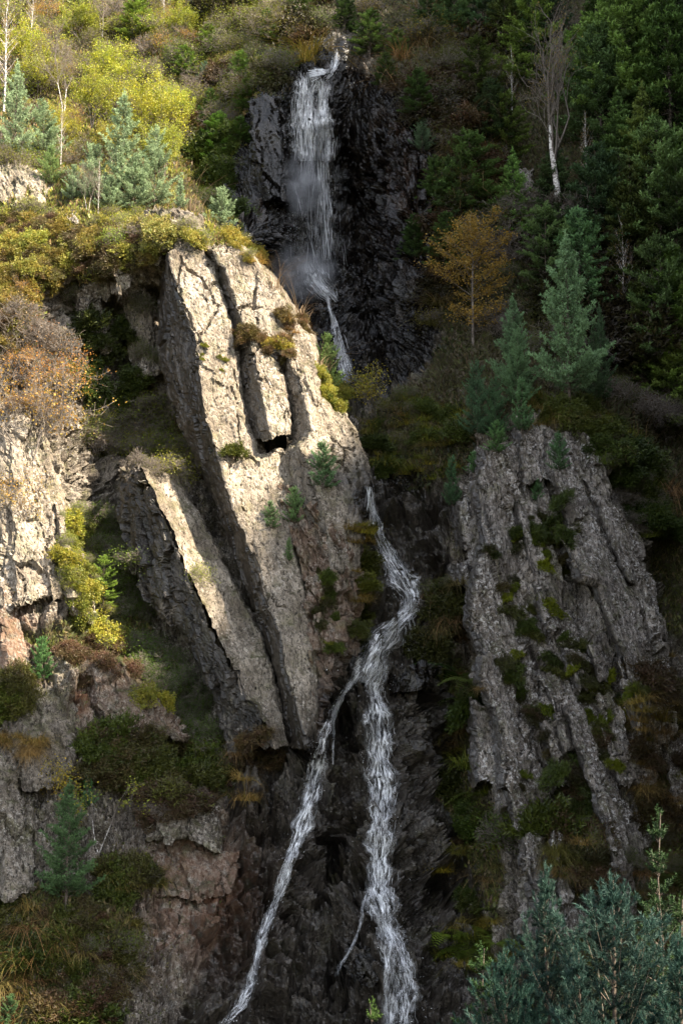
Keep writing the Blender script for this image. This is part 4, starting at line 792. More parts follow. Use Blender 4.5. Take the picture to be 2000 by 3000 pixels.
bm = bmesh.new(); bmesh.ops.create_icosphere(bm, subdivisions=3, radius=1.0); mist_me = bpy.data.meshes.new('mist'); bm.to_mesh(mist_me); bm.free(); mist_me.materials.append(M['mist'])
for (px, py, Y, sx, sz), lab in (((880, 800, 87.0, 2.4, 1.9), 'soft drift of mist at the foot of the upper fall'), ((885, 540, 89.2, 1.5, 2.2), 'thin drift of mist half way down the upper fall')):
    o = add('mist', mist_me, None, P(px, py, Y)); o.scale = (sx, .9, sz); tag(o, lab, 'mist', None, 'stuff')
# ------------------------------------------------------------------ trees
G_L, G_R, G_K = 'sunlit pines on the left hillside', 'shaded firs on the right slope', 'young pines on the rocky knoll'
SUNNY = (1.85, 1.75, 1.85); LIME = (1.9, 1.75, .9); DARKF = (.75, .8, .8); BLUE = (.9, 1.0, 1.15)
TREES = [ # name, key, px, py, height px, tint, wide, group, label
 ('pine_tree','pine_a',357,605,385,SUNNY,.9,G_L,'tallest blue-green pine in the sunlit group above the heather shelf'),
 ('pine_tree','pine_b',452,612,275,SUNNY,.85,G_L,'blue-green pine at the right end of the sunlit group above the shelf'),
 ('pine_tree','pine_a',42,470,335,SUNNY,.75,G_L,'slim tall pine at the left edge beside the white birch trunk'),
 ('pine_tree','pine_b',125,485,215,SUNNY,1.1,G_L,'round-headed pine between the left edge pine and the bright young pine'),
 ('pine_tree','pine_c',148,545,130,(1.3,1.35,.85),1.0,G_L,'bright green young pine on the pale ledge at far left'),
 ('pine_tree','pine_c',392,622,190,SUNNY,1.0,G_L,'bushy pine in front of the tallest sunlit pine'),
 ('pine_tree','pine_c',268,590,190,SUNNY,.9,G_L,'bushy pine behind the bare white saplings'),
 ('pine_tree','pine_c',322,622,120,SUNNY,1.1,G_L,'low pine at the foot of the sunlit group'),
 ('pine_tree','pine_c',215,590,120,SUNNY,.8,G_L,'small pine left of the bare white saplings'),
 ('pine_sapling','sapling_a',528,610,95,SUNNY,1.0,G_L,'little pine sapling at the rim beside the tall dead stalk'),
 ('young_pine','sapling_b',650,668,130,SUNNY,1.0,G_L,'stout young pine on the rim above the top of the big slabs'),
 ('fir_tree','fir_b',400,118,170,LIME,1.0,None,'bright green fir at the top edge above the yellow maple'),
 ('fir_tree','fir_c',612,160,105,LIME,1.0,None,'light green fir on the slope left of the upper fall'),
 ('fir_tree','fir_c',705,235,100,(1.5,1.6,.9),1.0,None,'small bright fir above the forked white birch'),
 ('fir_tree','fir_b',636,478,170,(1.25,1.5,.7),1.0,None,'rich green fir clinging to the shaded cliff left of the upper fall'),
 ('pine_tree','pine_c',600,250,80,BLUE,1.0,None,'blue-green pine in shade beside the forked white birch'),
 ('fir_tree','fir_c',615,340,90,(1,1.1,.8),1.0,None,'thin dark fir just above the rich green cliff fir'),
 ('maple_tree','maple',425,440,240,(1.1,1.05,1),.95,'yellow maples on the left hillside','large yellow-green maple in full leaf right of the bare birch'),
 ('maple_tree','maple',480,520,190,(.95,1.0,1),.7,'yellow maples on the left hillside','yellow-green maple foliage at the cliff rim behind the right end pine'),
 ('maple_tree','maple',270,370,200,(1,1,.9),.9,'yellow maples on the left hillside','yellow maple behind the bare birch trunks'),
 ('maple_tree','maple',110,300,170,(1,1,.9),.9,'yellow maples on the left hillside','yellow maple beside the left edge birch'),
 ('maple_tree','maple',330,480,150,(1.0,.85,.9),.9,'yellow maples on the left hillside','golden low maple behind the tallest sunlit pine'),
 ('birch_tree','bare_birch_b',187,330,310,(1,1,1),.9,None,'bare twin-stemmed birch with pinkish twigs on the left hillside'),
 ('birch_tree','bare_birch',12,330,400,(1,1,1),.8,None,'bare white birch rising out of the top left corner'),
 ('birch_tree','bare_birch',178,500,230,(1,1,1),.5,None,'thin bare birch stem left of the tallest sunlit pine'),
 ('birch_sapling','bare_birch_b',258,625,180,(1,1,1),.6,None,'bare white birch sapling in front of the sunlit pines, left one'),
 ('birch_sapling','bare_birch',288,635,190,(1,1,1),.5,None,'bare white birch sapling in front of the sunlit pines, right one'),
 ('birch_tree','bare_birch_b',665,300,130,(1,1,1),.9,None,'small forked white birch on the slope left of the upper fall'),
 ('birch_tree','bare_birch',835,130,130,(1,1,1),.6,None,'slender bare birch above the yellow grass at the fall lip'),
 ('birch_tree','bare_birch',585,60,150,(1,1,1),.7,'bare birches along the top edge','bare white birch at the top edge, leftmost of three'),
 ('birch_tree','bare_birch_b',645,50,150,(1,1,1),.7,'bare birches along the top edge','bare white birch at the top edge, middle of three'),
 ('birch_tree','bare_birch',700,45,150,(1,1,1),.7,'bare birches along the top edge','bare white birch at the top edge, rightmost of three'),
 ('maple_tree','maple',60,230,200,(1.15,1.15,1),.9,'yellow maples on the left hillside','yellow-green maple high on the hillside at the left edge'),
 ('maple_tree','maple',330,290,200,(1.1,1.15,1),.9,'yellow maples on the left hillside','yellow-green maple above the largest maple on the hillside'),
 ('maple_tree','maple',510,380,150,(1.0,1.1,.9),.8,'yellow maples on the left hillside','green-yellow maple at the dark cliff edge right of the largest maple'),
 ('maple_tree','maple',180,430,140,(1.1,1.0,.9),.9,'yellow maples on the left hillside','low golden maple between the round-headed pine and the bare birch'),
 ('maple_tree','maple',250,130,150,(.95,1.0,.9),1.0,'yellow maples on the left hillside','olive maple near the top edge left of the bright green fir'),
 ('maple_tree','maple',520,120,130,(.9,.95,.8),1.0,'yellow maples on the left hillside','olive maple near the top edge right of the bright green fir'),
 ('fir_tree','fir_c',540,230,110,(1.3,1.4,.8),1.0,None,'green fir on the slope right of the largest maple'),
 ('fir_tree','fir_b',785,130,120,(.9,.95,.6),1.0,None,'dark fir crowding the slope left of the fall lip'),
 ('fir_tree','fir_c',880,70,120,(.8,.85,.55),1.0,None,'dark fir at the top edge above the fall lip'),
 ('fir_tree','fir_b',1010,95,130,(.7,.75,.55),1.0,None,'dark fir at the top edge just right of the fall lip'),
 ('fir_tree','fir_c',705,420,90,(.9,1.1,.6),1.0,None,'small green fir on the shaded cliff edge beside the leaning wet boulder'),
 ('fir_tree','fir_c',580,420,120,(.8,.95,.6),1.0,None,'dark fir left of the rich green cliff fir'),
 # right slope
 ('birch_tree','bare_birch',90,170,230,(1,1,1),.9,None,'bare birch with fine twigs between the left edge birch and the twin birch'),
 ('birch_tree','bare_birch_b',300,110,190,(1,1,1),.9,None,'bare pinkish birch near the top edge left of the bright green fir'),
 ('birch_tree','bare_birch',480,70,170,(1,1,1),.8,None,'bare birch at the top edge right of the bright green fir'),
 ('birch_tree','bare_birch',1905,380,330,(.8,.8,.8),.6,None,'thin pale birch stem among the firs at the upper right'),
 ('birch_tree','bare_birch',1500,360,260,(.8,.8,.8),.6,None,'thin grey birch stem on the dark slope left of the silver birch'),
 ('birch_tree','bare_birch',1720,620,330,(.8,.8,.8),.6,None,'thin grey birch stem behind the tall knoll pine'),
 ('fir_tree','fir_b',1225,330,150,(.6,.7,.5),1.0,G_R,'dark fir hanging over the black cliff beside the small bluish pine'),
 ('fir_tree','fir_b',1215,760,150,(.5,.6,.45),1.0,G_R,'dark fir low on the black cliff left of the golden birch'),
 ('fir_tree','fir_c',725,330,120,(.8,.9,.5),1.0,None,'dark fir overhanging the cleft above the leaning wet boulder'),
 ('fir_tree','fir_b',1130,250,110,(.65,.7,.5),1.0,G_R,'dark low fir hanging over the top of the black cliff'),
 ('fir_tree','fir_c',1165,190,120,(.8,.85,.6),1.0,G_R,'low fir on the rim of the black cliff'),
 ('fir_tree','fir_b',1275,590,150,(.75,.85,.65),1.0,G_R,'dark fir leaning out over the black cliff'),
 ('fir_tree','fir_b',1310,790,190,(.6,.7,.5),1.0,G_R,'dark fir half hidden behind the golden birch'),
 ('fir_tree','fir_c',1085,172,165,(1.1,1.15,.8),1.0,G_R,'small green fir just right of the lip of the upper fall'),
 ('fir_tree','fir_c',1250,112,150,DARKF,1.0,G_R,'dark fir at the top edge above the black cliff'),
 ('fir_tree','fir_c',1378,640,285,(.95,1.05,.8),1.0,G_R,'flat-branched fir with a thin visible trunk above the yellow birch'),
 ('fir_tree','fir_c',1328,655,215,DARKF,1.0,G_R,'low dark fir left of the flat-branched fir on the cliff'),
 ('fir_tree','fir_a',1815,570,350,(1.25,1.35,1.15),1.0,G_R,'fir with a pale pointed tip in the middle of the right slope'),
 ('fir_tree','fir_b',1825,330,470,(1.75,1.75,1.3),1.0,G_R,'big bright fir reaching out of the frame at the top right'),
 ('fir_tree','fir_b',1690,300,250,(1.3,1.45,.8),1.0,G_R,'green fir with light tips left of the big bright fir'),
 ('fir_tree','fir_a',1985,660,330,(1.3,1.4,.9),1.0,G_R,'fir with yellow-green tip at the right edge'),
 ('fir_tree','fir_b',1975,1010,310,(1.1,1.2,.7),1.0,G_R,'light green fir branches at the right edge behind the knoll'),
 ('pine_tree','pine_c',1235,445,110,(.8,.9,.95),1.1,None,'small bluish pine growing out of the black cliff right of the fall'),
 ('silver_birch','silver_birch',1632,560,560,(1,1,1),.8,None,'leaning silver birch with thick pale trunk on the right slope'),
 ('birch_tree','bare_birch_b',1655,170,190,(1,1,1),.9,None,'bare pale birch crown at the top among the right firs'),
 ('yellow_birch','yellow_birch',1385,1010,420,(.95,.92,1),1.3,None,'golden-leaved birch in front of the dark right cliff'),
 ('birch_tree','bare_birch',1830,1010,420,(.8,.75,.75),.7,None,'bare brown birch behind the tall blue-green pine'),
 ('birch_tree','bare_birch',1735,900,300,(1.3,1,.7),.7,None,'bare birch with a few orange leaves left of the bare brown birch'),
 ('rowan_shrub','yellow_shrub',1090,1215,165,(1,1,1),1.0,None,'small yellow-leaved shrub at the foot of the upper fall'),
 # the knoll
 ('pine_tree','pine_a',1668,1178,540,(1.35,1.55,1.45),.85,G_K,'tall blue-green pine crowning the right knoll'),
 ('pine_tree','pine_a',1505,1150,310,(1.1,1.3,1.25),.9,G_K,'dark blue-green pine left of the tall knoll pine'),
 ('pine_tree','pine_b',1518,1195,250,(.95,1.15,1.0),.8,G_K,'middle pine directly left of the tall knoll pine'),
 ('pine_tree','pine_b',1398,1290,250,(.5,.68,.65),.75,G_K,'dense dark pine on the left flank of the knoll'),
 ('pine_tree','pine_b',1452,1290,200,(.5,.7,.6),.8,G_K,'low dark pine tucked behind the two dark knoll pines'),
 ('pine_sapling','sapling_a',1530,1265,165,(.7,.95,.75),1.0,G_K,'slender pine sapling standing on the knoll rocks'),
 ('young_pine','sapling_b',1455,1325,95,(.8,1.1,.7),1.1,G_K,'rounded light green young pine at the left rim of the knoll'),
 ('young_pine','sapling_b',1388,1385,65,(.8,1.2,.8),1.1,G_K,'fresh green low pine left of the knoll rocks'),
 ('young_pine','sapling_b',1637,1375,110,(.7,.95,.8),1.0,G_K,'bushy young pine on top of the ribbed buttress'),
 ('young_pine','sapling_b',1572,1465,65,(.7,1.0,.75),.9,G_K,'small pine in a crack of the ribbed buttress'),
 ('pine_sapling','sapling_a',1325,1485,150,(.5,.7,.6),.9,G_K,'shaded pine sapling beside the middle stream'),
 ('pine_tree','pine_a',1762,1195,330,(.55,.68,.6),.55,G_K,'thin dark pine right of the tall knoll pine'),
 ('pine_tree','pine_a',1742,1185,260,(.55,.65,.55),.55,G_K,'sparse shaded pine close behind the tall knoll pine'),
 # centre and left
 ('young_pine','sapling_b',957,1140,170,(1.1,1.2,.7),.8,None,'bright young pine on the slab rim against the dark fall'),
 ('young_pine','sapling_b',945,1428,140,(.85,1.1,.9),1.0,None,'green young pine on the right side of the big slabs'),
 ('pine_sapling','sapling_b',792,1545,80,(1,1.2,.9),1.0,None,'small pine sapling on the big slabs, left of a pair'),
 ('pine_sapling','sapling_b',862,1530,105,(1.1,1.3,.9),1.0,None,'small pine sapling on the big slabs, right of a pair'),
 ('pine_sapling','sapling_a',846,1645,70,(1,1.1,.8),1.0,None,'tiny pine sapling below the pair on the slabs'),
 ('fir_tree','fir_c',302,1785,160,(2.1,2.0,1.0),.75,None,'small bright fir leaning over the shaded gully'),
 ('pine_tree','pine_c',122,1995,130,(.6,.95,.55),.9,None,'dark green young pine on the left rocks above the sloping slab'),
 ('pine_tree','pine_a',195,2655,360,(.55,.70,.5),1.05,None,'green pine standing in the lower left in front of the rocks'),
 ('pine_sapling','sapling_a',257,2370,110,(.6,.9,.65),1.0,None,'slim pine top beside the yellow birch shrub'),
 ('pine_tree','pine_c',30,3020,100,(.5,.7,.5),1.2,None,'dark pine tuft in the bottom left corner')]
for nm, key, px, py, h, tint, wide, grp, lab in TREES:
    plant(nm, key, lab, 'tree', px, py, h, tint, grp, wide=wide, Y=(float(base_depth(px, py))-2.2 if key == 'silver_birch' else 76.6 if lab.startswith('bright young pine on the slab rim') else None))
DARK = [(1480,170,230),(1415,100,190),(1560,270,270),(1965,430,470),(1760,440,330),(1935,740,330),(1855,890,370),(1750,770,300),(1485,490,190),(1505,700,230),(1625,720,240),(1945,1090,330),(2010,1260,360),(1600,190,250),(1400,300,170),(1900,220,330),(1330,100,170),(1990,820,300),(1890,600,310),(1700,900,250),
        (1500,60,160),(1760,180,260),(1980,200,300),(1600,860,220),(1880,1130,260),(1550,120,200),(1960,1190,230),(1300,20,130),(1440,420,170),(1820,720,240)]
DLAB = ['olive', 'blue-green', 'mossy', 'grass-green', 'blackish', 'grey-green']
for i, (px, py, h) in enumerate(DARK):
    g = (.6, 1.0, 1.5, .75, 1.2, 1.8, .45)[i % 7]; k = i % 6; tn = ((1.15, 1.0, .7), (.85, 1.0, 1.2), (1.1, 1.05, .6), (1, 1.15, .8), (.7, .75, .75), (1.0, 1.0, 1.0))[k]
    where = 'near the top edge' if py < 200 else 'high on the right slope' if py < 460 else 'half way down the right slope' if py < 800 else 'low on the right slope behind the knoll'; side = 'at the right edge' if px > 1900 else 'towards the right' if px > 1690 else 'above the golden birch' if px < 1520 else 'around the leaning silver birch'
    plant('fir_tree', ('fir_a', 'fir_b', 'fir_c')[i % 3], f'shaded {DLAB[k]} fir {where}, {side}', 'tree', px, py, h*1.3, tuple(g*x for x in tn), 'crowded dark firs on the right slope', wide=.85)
# near pines in front, rooted on the valley floor
for nm, key, px, ptop, Y, tint, wide, lab in [
  ('near_pine','near_pine_a',1596,2535,41,(1,1,1),.95,'blue-green pine top in the foreground, left of the two big ones'),
  ('near_pine','near_pine_b',1785,2560,39.5,(.9,.95,1.0),1.1,'broad grey-blue pine top in the foreground, right of the two big ones'),
  ('near_pine','near_pine_a',1990,2740,38,(.7,.85,.85),1.0,'dark pine filling the bottom right corner'),
  ('near_pine','near_pine_b',1475,2780,40,(.8,.95,.9),.8,'lower pine in front of the left foreground pine'),
  ('near_pine','near_pine_a',1690,2770,38.5,(.85,.9,.95),.85,'shorter pine between the two big foreground pines'),
  ('near_spruce','spruce_young',1408,2765,41,(.5,.6,.5),1.15,'slender spruce tip standing left of the foreground pines'),
  ('near_spruce','spruce_young',1922,2365,46,(.34,.42,.38),1.1,'tall thin dark spruce behind the foreground pines at right'),
  ('near_spruce','spruce_young',1990,2620,44,(.4,.46,.35),1.0,'thin spruce tip at the right edge'),
  ('near_spruce','spruce_young',1092,2925,42,(.9,.95,.6),1.0,'light green spruce tip poking up at the bottom edge under the fall')]:
    top = P(px, ptop, Y); gz = ground_z(top[0], Y); H = top[2]-gz; s = H/PROTO[key][0]
    place(nm, key, lab, 'tree', (top[0], Y, gz), s, None, (0, 0), tint, 'pines in the foreground', wide/ (s if s > 1.4 else 1)**.5)

# ------------------------------------------------------------------ shrubs, heather, grass
LOOK = {'heather_a': ('olive_heather', 'dark olive heather clump', 'shrub'), 'heather_b': ('brown_heather', 'brown heather clump', 'shrub'), 'heather_c': ('green_heather', 'green heather clump', 'shrub'), 'bilberry': ('bilberry_clump', 'yellow-green bilberry clump', 'shrub'),
 'moss_cushion': ('moss_cushion', 'moss cushion', 'moss'), 'tussock_a': ('grass_tussock', 'straw-green grass tussock', 'grass'), 'tussock_b': ('grass_tussock', 'pale straw grass tussock', 'grass'), 'tussock_c': ('grass_tussock', 'yellow-green grass tussock', 'grass'), 'fern': ('fern', 'green fern', 'fern'),
 'green_shrub': ('leafy_shrub', 'leafy shrub', 'shrub'), 'green_shrub_b': ('leafy_shrub', 'fine-leaved shrub', 'shrub'), 'twig_shrub': ('twiggy_shrub', 'bare twiggy shrub', 'shrub'), 'orange_shrub': ('orange_shrub', 'orange-leaved shrub', 'shrub')}
def along(lines, keys, hr, tints, where, group, n=(2, 5), seed=0):
    rg = np.random.default_rng(2000+seed)
    for li, (x, y) in enumerate(lines):
        for q in range(rg.integers(*n)):
            key = keys[rg.integers(len(keys))]; nm, look, cat = LOOK[key]; t = tints[rg.integers(len(tints))]; g = rg.uniform(.75, 1.25); dy = rg.uniform(-10, 95); h = rg.uniform(*hr); sz = ('small ', '', 'large ')[min(2, int((h-hr[0])/(hr[1]-hr[0])*3))]
            pos = ('top', 'upper', 'middle', 'lower', 'bottom')[min(4, max(0, int((y+dy-1400)/210)))]+' '+('left', 'middle', 'right')[min(2, max(0, int((x-1400)/170)))]
            plant(nm, key, f'{sz}{look} {where}, {pos}', cat, x+.30*dy+rg.normal(0, 9), y+dy, h, tuple(a*g for a in t), group, wide=rg.uniform(1.0, 1.9), align=.5)
def scatter(n, poly, keys, hr, tints, where, group, wide=(1.0, 1.4), jit=.25, seed=0):
    rg = np.random.default_rng(1000+seed); p = np.array(poly); k = 0; tries = 0; x0, x1, y0, y1 = p[:, 0].min(), p[:, 0].max(), p[:, 1].min(), p[:, 1].max()
    while k < n and tries < n*30:
        tries += 1; x = rg.uniform(x0, x1); y = rg.uniform(y0, y1)
        if not inpoly(np.array(x), np.array(y), poly): continue
        t = tints[rg.integers(len(tints))]; g = rg.uniform(1-jit, 1+jit); c = tuple(a*g for a in t); key = keys[rg.integers(len(keys))]; h = rg.uniform(*hr); nm, look, cat = LOOK[key]
        u = (h-hr[0])/(hr[1]-hr[0]); sz = ('small ', '', 'large ')[min(2, int(u*3))]; fx_ = (x-x0)/(x1-x0+1e-6); fy_ = (y-y0)/(y1-y0+1e-6)
        pos = ('top', 'upper', 'lower', 'bottom')[min(3, int(fy_*4))]+' '+('left', 'middle', 'right')[min(2, int(fx_*3))]
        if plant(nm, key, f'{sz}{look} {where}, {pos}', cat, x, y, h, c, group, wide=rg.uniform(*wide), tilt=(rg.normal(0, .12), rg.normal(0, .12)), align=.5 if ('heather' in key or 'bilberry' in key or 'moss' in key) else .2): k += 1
HB = ['heather_a', 'heather_b', 'heather_c', 'bilberry']
scatter(150, [(-10,640),(200,640),(420,700),(480,720),(440,770),(330,810),(150,810),(60,960),(-10,1000)], ['bilberry','heather_b','heather_a','bilberry'], (16,36), [(1.35,1.35,1.0),(1.5,1.3,1.0),(1.25,1.0,.9),(1.5,1.55,1.0)], 'on the sunlit shelf left of the slabs', 'heather on the sunlit shelf', (1.1,1.6), seed=1)
scatter(22, [(60,620),(420,630),(640,690),(600,740),(420,700)], ['green_shrub','bilberry','green_shrub_b'], (30,55), [(1.3,1.25,1.3),(1.6,1.5,1.1)], 'on the sunlit rim below the pines', 'shrubs on the sunlit rim', seed=2)
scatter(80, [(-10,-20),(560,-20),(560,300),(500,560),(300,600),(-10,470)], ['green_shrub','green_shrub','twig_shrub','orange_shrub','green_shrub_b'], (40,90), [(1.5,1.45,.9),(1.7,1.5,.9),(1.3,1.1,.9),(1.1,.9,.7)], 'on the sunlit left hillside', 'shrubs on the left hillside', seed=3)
scatter(70, [(540,-20),(1000,-20),(960,130),(860,190),(750,280),(700,420),(560,420),(500,230)], ['green_shrub','green_shrub_b','green_shrub','heather_b','twig_shrub'], (45,85), [(1.1,1.1,.7),(.9,.75,.55),(.6,.7,.45)], 'on the slope left of the upper fall', 'shrubs left of the upper fall', seed=4)
scatter(16, [(560,400),(690,420),(650,560),(700,660),(600,640),(560,520)], ['green_shrub','heather_c','tussock_c'], (40,70), [(.8,.9,.6),(.6,.7,.5)], 'on the shaded cliff left of the fall', 'shrubs on the shaded cliff', seed=5)
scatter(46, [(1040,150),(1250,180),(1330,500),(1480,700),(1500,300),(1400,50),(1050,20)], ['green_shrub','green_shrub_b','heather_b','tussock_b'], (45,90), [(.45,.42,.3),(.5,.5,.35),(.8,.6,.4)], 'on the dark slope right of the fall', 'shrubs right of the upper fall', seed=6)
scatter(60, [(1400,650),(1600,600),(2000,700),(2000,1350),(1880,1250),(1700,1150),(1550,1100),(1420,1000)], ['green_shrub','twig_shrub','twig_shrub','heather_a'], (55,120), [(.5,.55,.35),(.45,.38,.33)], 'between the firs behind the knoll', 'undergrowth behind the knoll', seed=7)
scatter(70, [(1070,1190),(1200,1160),(1330,1180),(1400,1250),(1330,1400),(1240,1390),(1100,1385),(1060,1290)], ['tussock_a','tussock_c','heather_c','tussock_c','green_shrub'], (22,46), [(.85,.9,.6),(1.0,.85,.6),(.7,.75,.5)], 'on the ledge below the upper fall', 'tussocks on the middle ledge', seed=8)
scatter(46, [(1540,1160),(1700,1160),(1800,1230),(1880,1330),(1960,1480),(1900,1480),(1800,1320),(1700,1260),(1560,1240)], ['tussock_a','tussock_c','heather_c','tussock_b'], (24,50), [(1.0,.95,.7),(.9,.9,.5),(.75,.8,.5)], 'on the shoulder of the knoll', 'tussocks on the knoll shoulder', seed=9)
scatter(34, [(1720,1300),(1850,1330),(1960,1500),(1960,1600),(1860,1560),(1780,1420)], ['green_shrub','heather_c','twig_shrub','tussock_c'], (34,60), [(.7,.8,.6),(.55,.7,.5)], 'in the hollow right of the ribs', 'shrubs right of the ribs', seed=10)
along([(1515,1560),(1520,1700),(1560,1490),(1600,1520),(1640,1560),(1655,1470),(1545,1800),(1480,1930),(1520,1960),(1640,1830),(1680,1880),(1610,1900),(1720,1930),(1700,2000),(1560,2060),(1590,2180),(1660,2230),(1530,2300),(1480,2380),(1740,2130),(1800,2060),(1860,1950),(1460,1720),(1440,1600),(1700,2300),(1620,2330)], ['heather_c','heather_a','heather_b','heather_c'], (12,30), [(.75,.85,.5),(.9,.75,.55),(.6,.65,.4)], 'in a crevice of the ribbed buttress', 'heather tufts on the ribbed buttress', seed=11)
scatter(40, [(1870,1960),(2000,1900),(2000,2420),(1880,2420),(1820,2200)], ['tussock_a','tussock_b','tussock_c','heather_b'], (28,60), [(1.0,.85,.65),(.9,.85,.5),(.7,.6,.45)], 'at the right edge beside the ribs', 'tussocks at the right edge', seed=12)
scatter(26, [(1620,2420),(1760,2440),(1790,2560),(1700,2640),(1620,2540)], ['tussock_b','tussock_a','heather_b','green_shrub'], (36,60), [(1.0,.85,.65),(.6,.7,.4)], 'between the lower ribs', 'tussocks between the lower ribs', seed=13)
scatter(34, [(1320,1900),(1400,1950),(1440,2250),(1480,2500),(1440,2760),(1340,2780),(1310,2300)], ['tussock_b','tussock_c','fern','heather_c'], (28,56), [(.6,.55,.4),(.55,.65,.35)], 'on the dark wall right of the falls', 'hanging grass right of the falls', seed=14)
scatter(26, [(1330,2700),(1480,2680),(1500,2820),(1380,2860),(1300,2800)], ['tussock_c','fern','tussock_a'], (28,50), [(1.1,1.1,.5),(.8,.8,.4)], 'left of the foreground pines', 'grass left of the foreground pines', seed=15)
scatter(34, [(1830,2520),(2000,2450),(2000,2800),(1830,2780)], ['tussock_a','tussock_b','fern','green_shrub'], (28,60), [(.9,.7,.5),(.6,.65,.4)], 'behind the foreground spruce', 'tussocks behind the foreground spruce', seed=16)
scatter(60, [(160,1500),(230,1480),(300,1720),(430,1960),(520,2110),(460,2100),(330,1920),(220,1850)], ['green_shrub','green_shrub_b','bilberry'], (18,42), [(1.75,1.65,.8),(1.5,1.5,.8),(1.0,1.1,.7)], 'on the sunlit rib above the left rocks', 'yellow bushes along the left gully', seed=17)
scatter(46, [(260,1500),(330,1480),(450,1800),(590,2060),(680,2250),(620,2300),(520,2150),(400,1950),(320,1800)], ['green_shrub','green_shrub_b'], (44,84), [(.55,.75,.5),(.45,.65,.45)], 'in the gully left of the leaning ridge', 'dark bushes in the left gully', seed=18)
scatter(26, [(230,1240),(420,1190),(560,1270),(600,1400),(440,1390),(300,1330)], ['green_shrub','twig_shrub','green_shrub_b'], (44,84), [(.9,.9,.6),(.7,.75,.5),(1.3,1.2,.6)], 'in the dark recess left of the slabs', 'bushes in the dark recess', seed=19)
scatter(22, [(200,860),(440,860),(470,1050),(430,1180),(250,1180)], ['twig_shrub','green_shrub','heather_c'], (34,66), [(.6,.65,.45),(.5,.5,.4)], 'on the recessed cliff under the shelf', 'shrubs under the shelf', seed=20)
scatter(18, [(-10,830),(150,830),(200,950),(200,1150),(150,1300),(-10,1350)], ['twig_shrub','twig_shrub','twig_shrub','orange_shrub'], (60,115), [(1.5,1.2,1.0),(1.2,1.0,.9)], 'draped down the left edge below the shelf', 'twiggy shrubs at the left edge', seed=21)
scatter(24, [(180,1850),(330,1850),(390,1960),(300,2010),(190,1960)], ['heather_b','twig_shrub','heather_b'], (24,40), [(1.3,1.0,.9),(1.0,.85,.7)], 'above the lichened ramp', 'heather above the lichened ramp', seed=22)
scatter(60, [(260,2170),(410,2140),(600,2190),(640,2300),(560,2350),(430,2290),(280,2310)], ['heather_c','heather_a','heather_c','heather_b'], (36,62), [(.9,.95,.55),(.8,.7,.5)], 'on the lower left rocks', 'green heather on the lower left rocks', seed=23)
scatter(30, [(360,2280),(560,2290),(600,2360),(480,2400),(340,2400)], ['heather_b','twig_shrub'], (30,50), [(1.0,.85,.75)], 'over the overhanging rock', 'brown heather over the overhang', seed=24)
scatter(24, [(300,2530),(450,2530),(470,2590),(330,2610)], ['heather_c','tussock_a','heather_a'], (28,50), [(.8,.8,.5)], 'on the ledge beside the reddish rock', 'clumps beside the reddish rock', seed=25)
scatter(90, [(-10,2630),(130,2640),(380,2650),(400,2790),(330,2900),(380,3000),(-10,3000)], ['tussock_a','tussock_b','heather_c','green_shrub','heather_b'], (28,62), [(.95,.85,.6),(.7,.75,.45),(.8,.6,.45)], 'in the bottom left corner', 'tussocks in the bottom left corner', seed=26)
scatter(14, [(-10,1990),(90,1990),(120,2060),(-10,2090)], ['heather_c','heather_a'], (34,54), [(1.0,1.0,.55)], 'at the left edge above the sloping rock', 'heather mound at the left edge', seed=27)
scatter(14, [(-10,2130),(110,2160),(130,2220),(-10,2200)], ['tussock_a','tussock_b'], (30,50), [(1.1,.95,.6)], 'on the sloping rock at the left edge', 'straw tussocks at the left edge', seed=28)
scatter(15, [(670,930),(720,950),(860,1010),(880,1050),(820,1060),(740,1010),(690,990)], ['heather_b','bilberry','heather_a'], (14,28), [(1.4,1.15,.8),(1.6,1.4,.9)], 'between the sunlit slabs', 'heather between the sunlit slabs', seed=29)
scatter(12, [(800,890),(900,930),(900,990),(830,960)], ['heather_b','heather_a','tussock_a'], (15,28), [(1.3,1.0,.8)], 'on the right rim of the slabs', 'heather on the slab rim', seed=30)
scatter(16, [(640,680),(720,700),(780,770),(770,800),(690,730),(620,700)], ['bilberry','tussock_a','green_shrub'], (16,34), [(1.6,1.4,.9)], 'on the rim at the top of the slabs', 'clumps on the top rim', seed=31)
scatter(18, [(920,1080),(990,1130),(1000,1200),(960,1200),(920,1130)], ['bilberry','tussock_c','heather_c'], (14,30), [(1.3,1.3,.7)], 'below the bright slab-rim pine', 'clumps below the slab-rim pine', seed=32)
scatter(13, [(930,1650),(980,1700),(990,1900),(950,1930),(930,1800)], ['heather_c','tussock_c','heather_a'], (12,26), [(.8,.85,.5)], 'on the ragged lower slab', 'tufts beside the stream', seed=33)
scatter(22, [(1030,1480),(1090,1560),(1090,1800),(1060,1900),(1040,1700)], ['tussock_c','tussock_a','heather_c'], (24,46), [(1.1,.95,.45),(.8,.7,.4)], 'on the wet bank left of the stream', 'grass on the wet bank', seed=34)
scatter(20, [(680,2120),(790,2140),(800,2260),(700,2280)], ['tussock_b','tussock_a','heather_b'], (24,42), [(1.1,.95,.65),(.7,.6,.45)], 'at the foot of the leaning ridge', 'tussocks at the foot of the leaning ridge', seed=35)
scatter(20, [(1250,1680),(1370,1700),(1370,1900),(1290,2000),(1250,1850)], ['heather_c','green_shrub','tussock_b'], (34,64), [(.55,.6,.4),(.6,.5,.4)], 'between the stream and the ribbed buttress', 'shrubs right of the middle stream', seed=36)
scatter(6, [(600,940),(640,960),(660,1050),(620,1260),(560,1100)], ['moss_cushion'], (5,9), [(1.2,1.1,.8)], 'on the face of the sunlit slab', 'moss on the sunlit slab', seed=37)
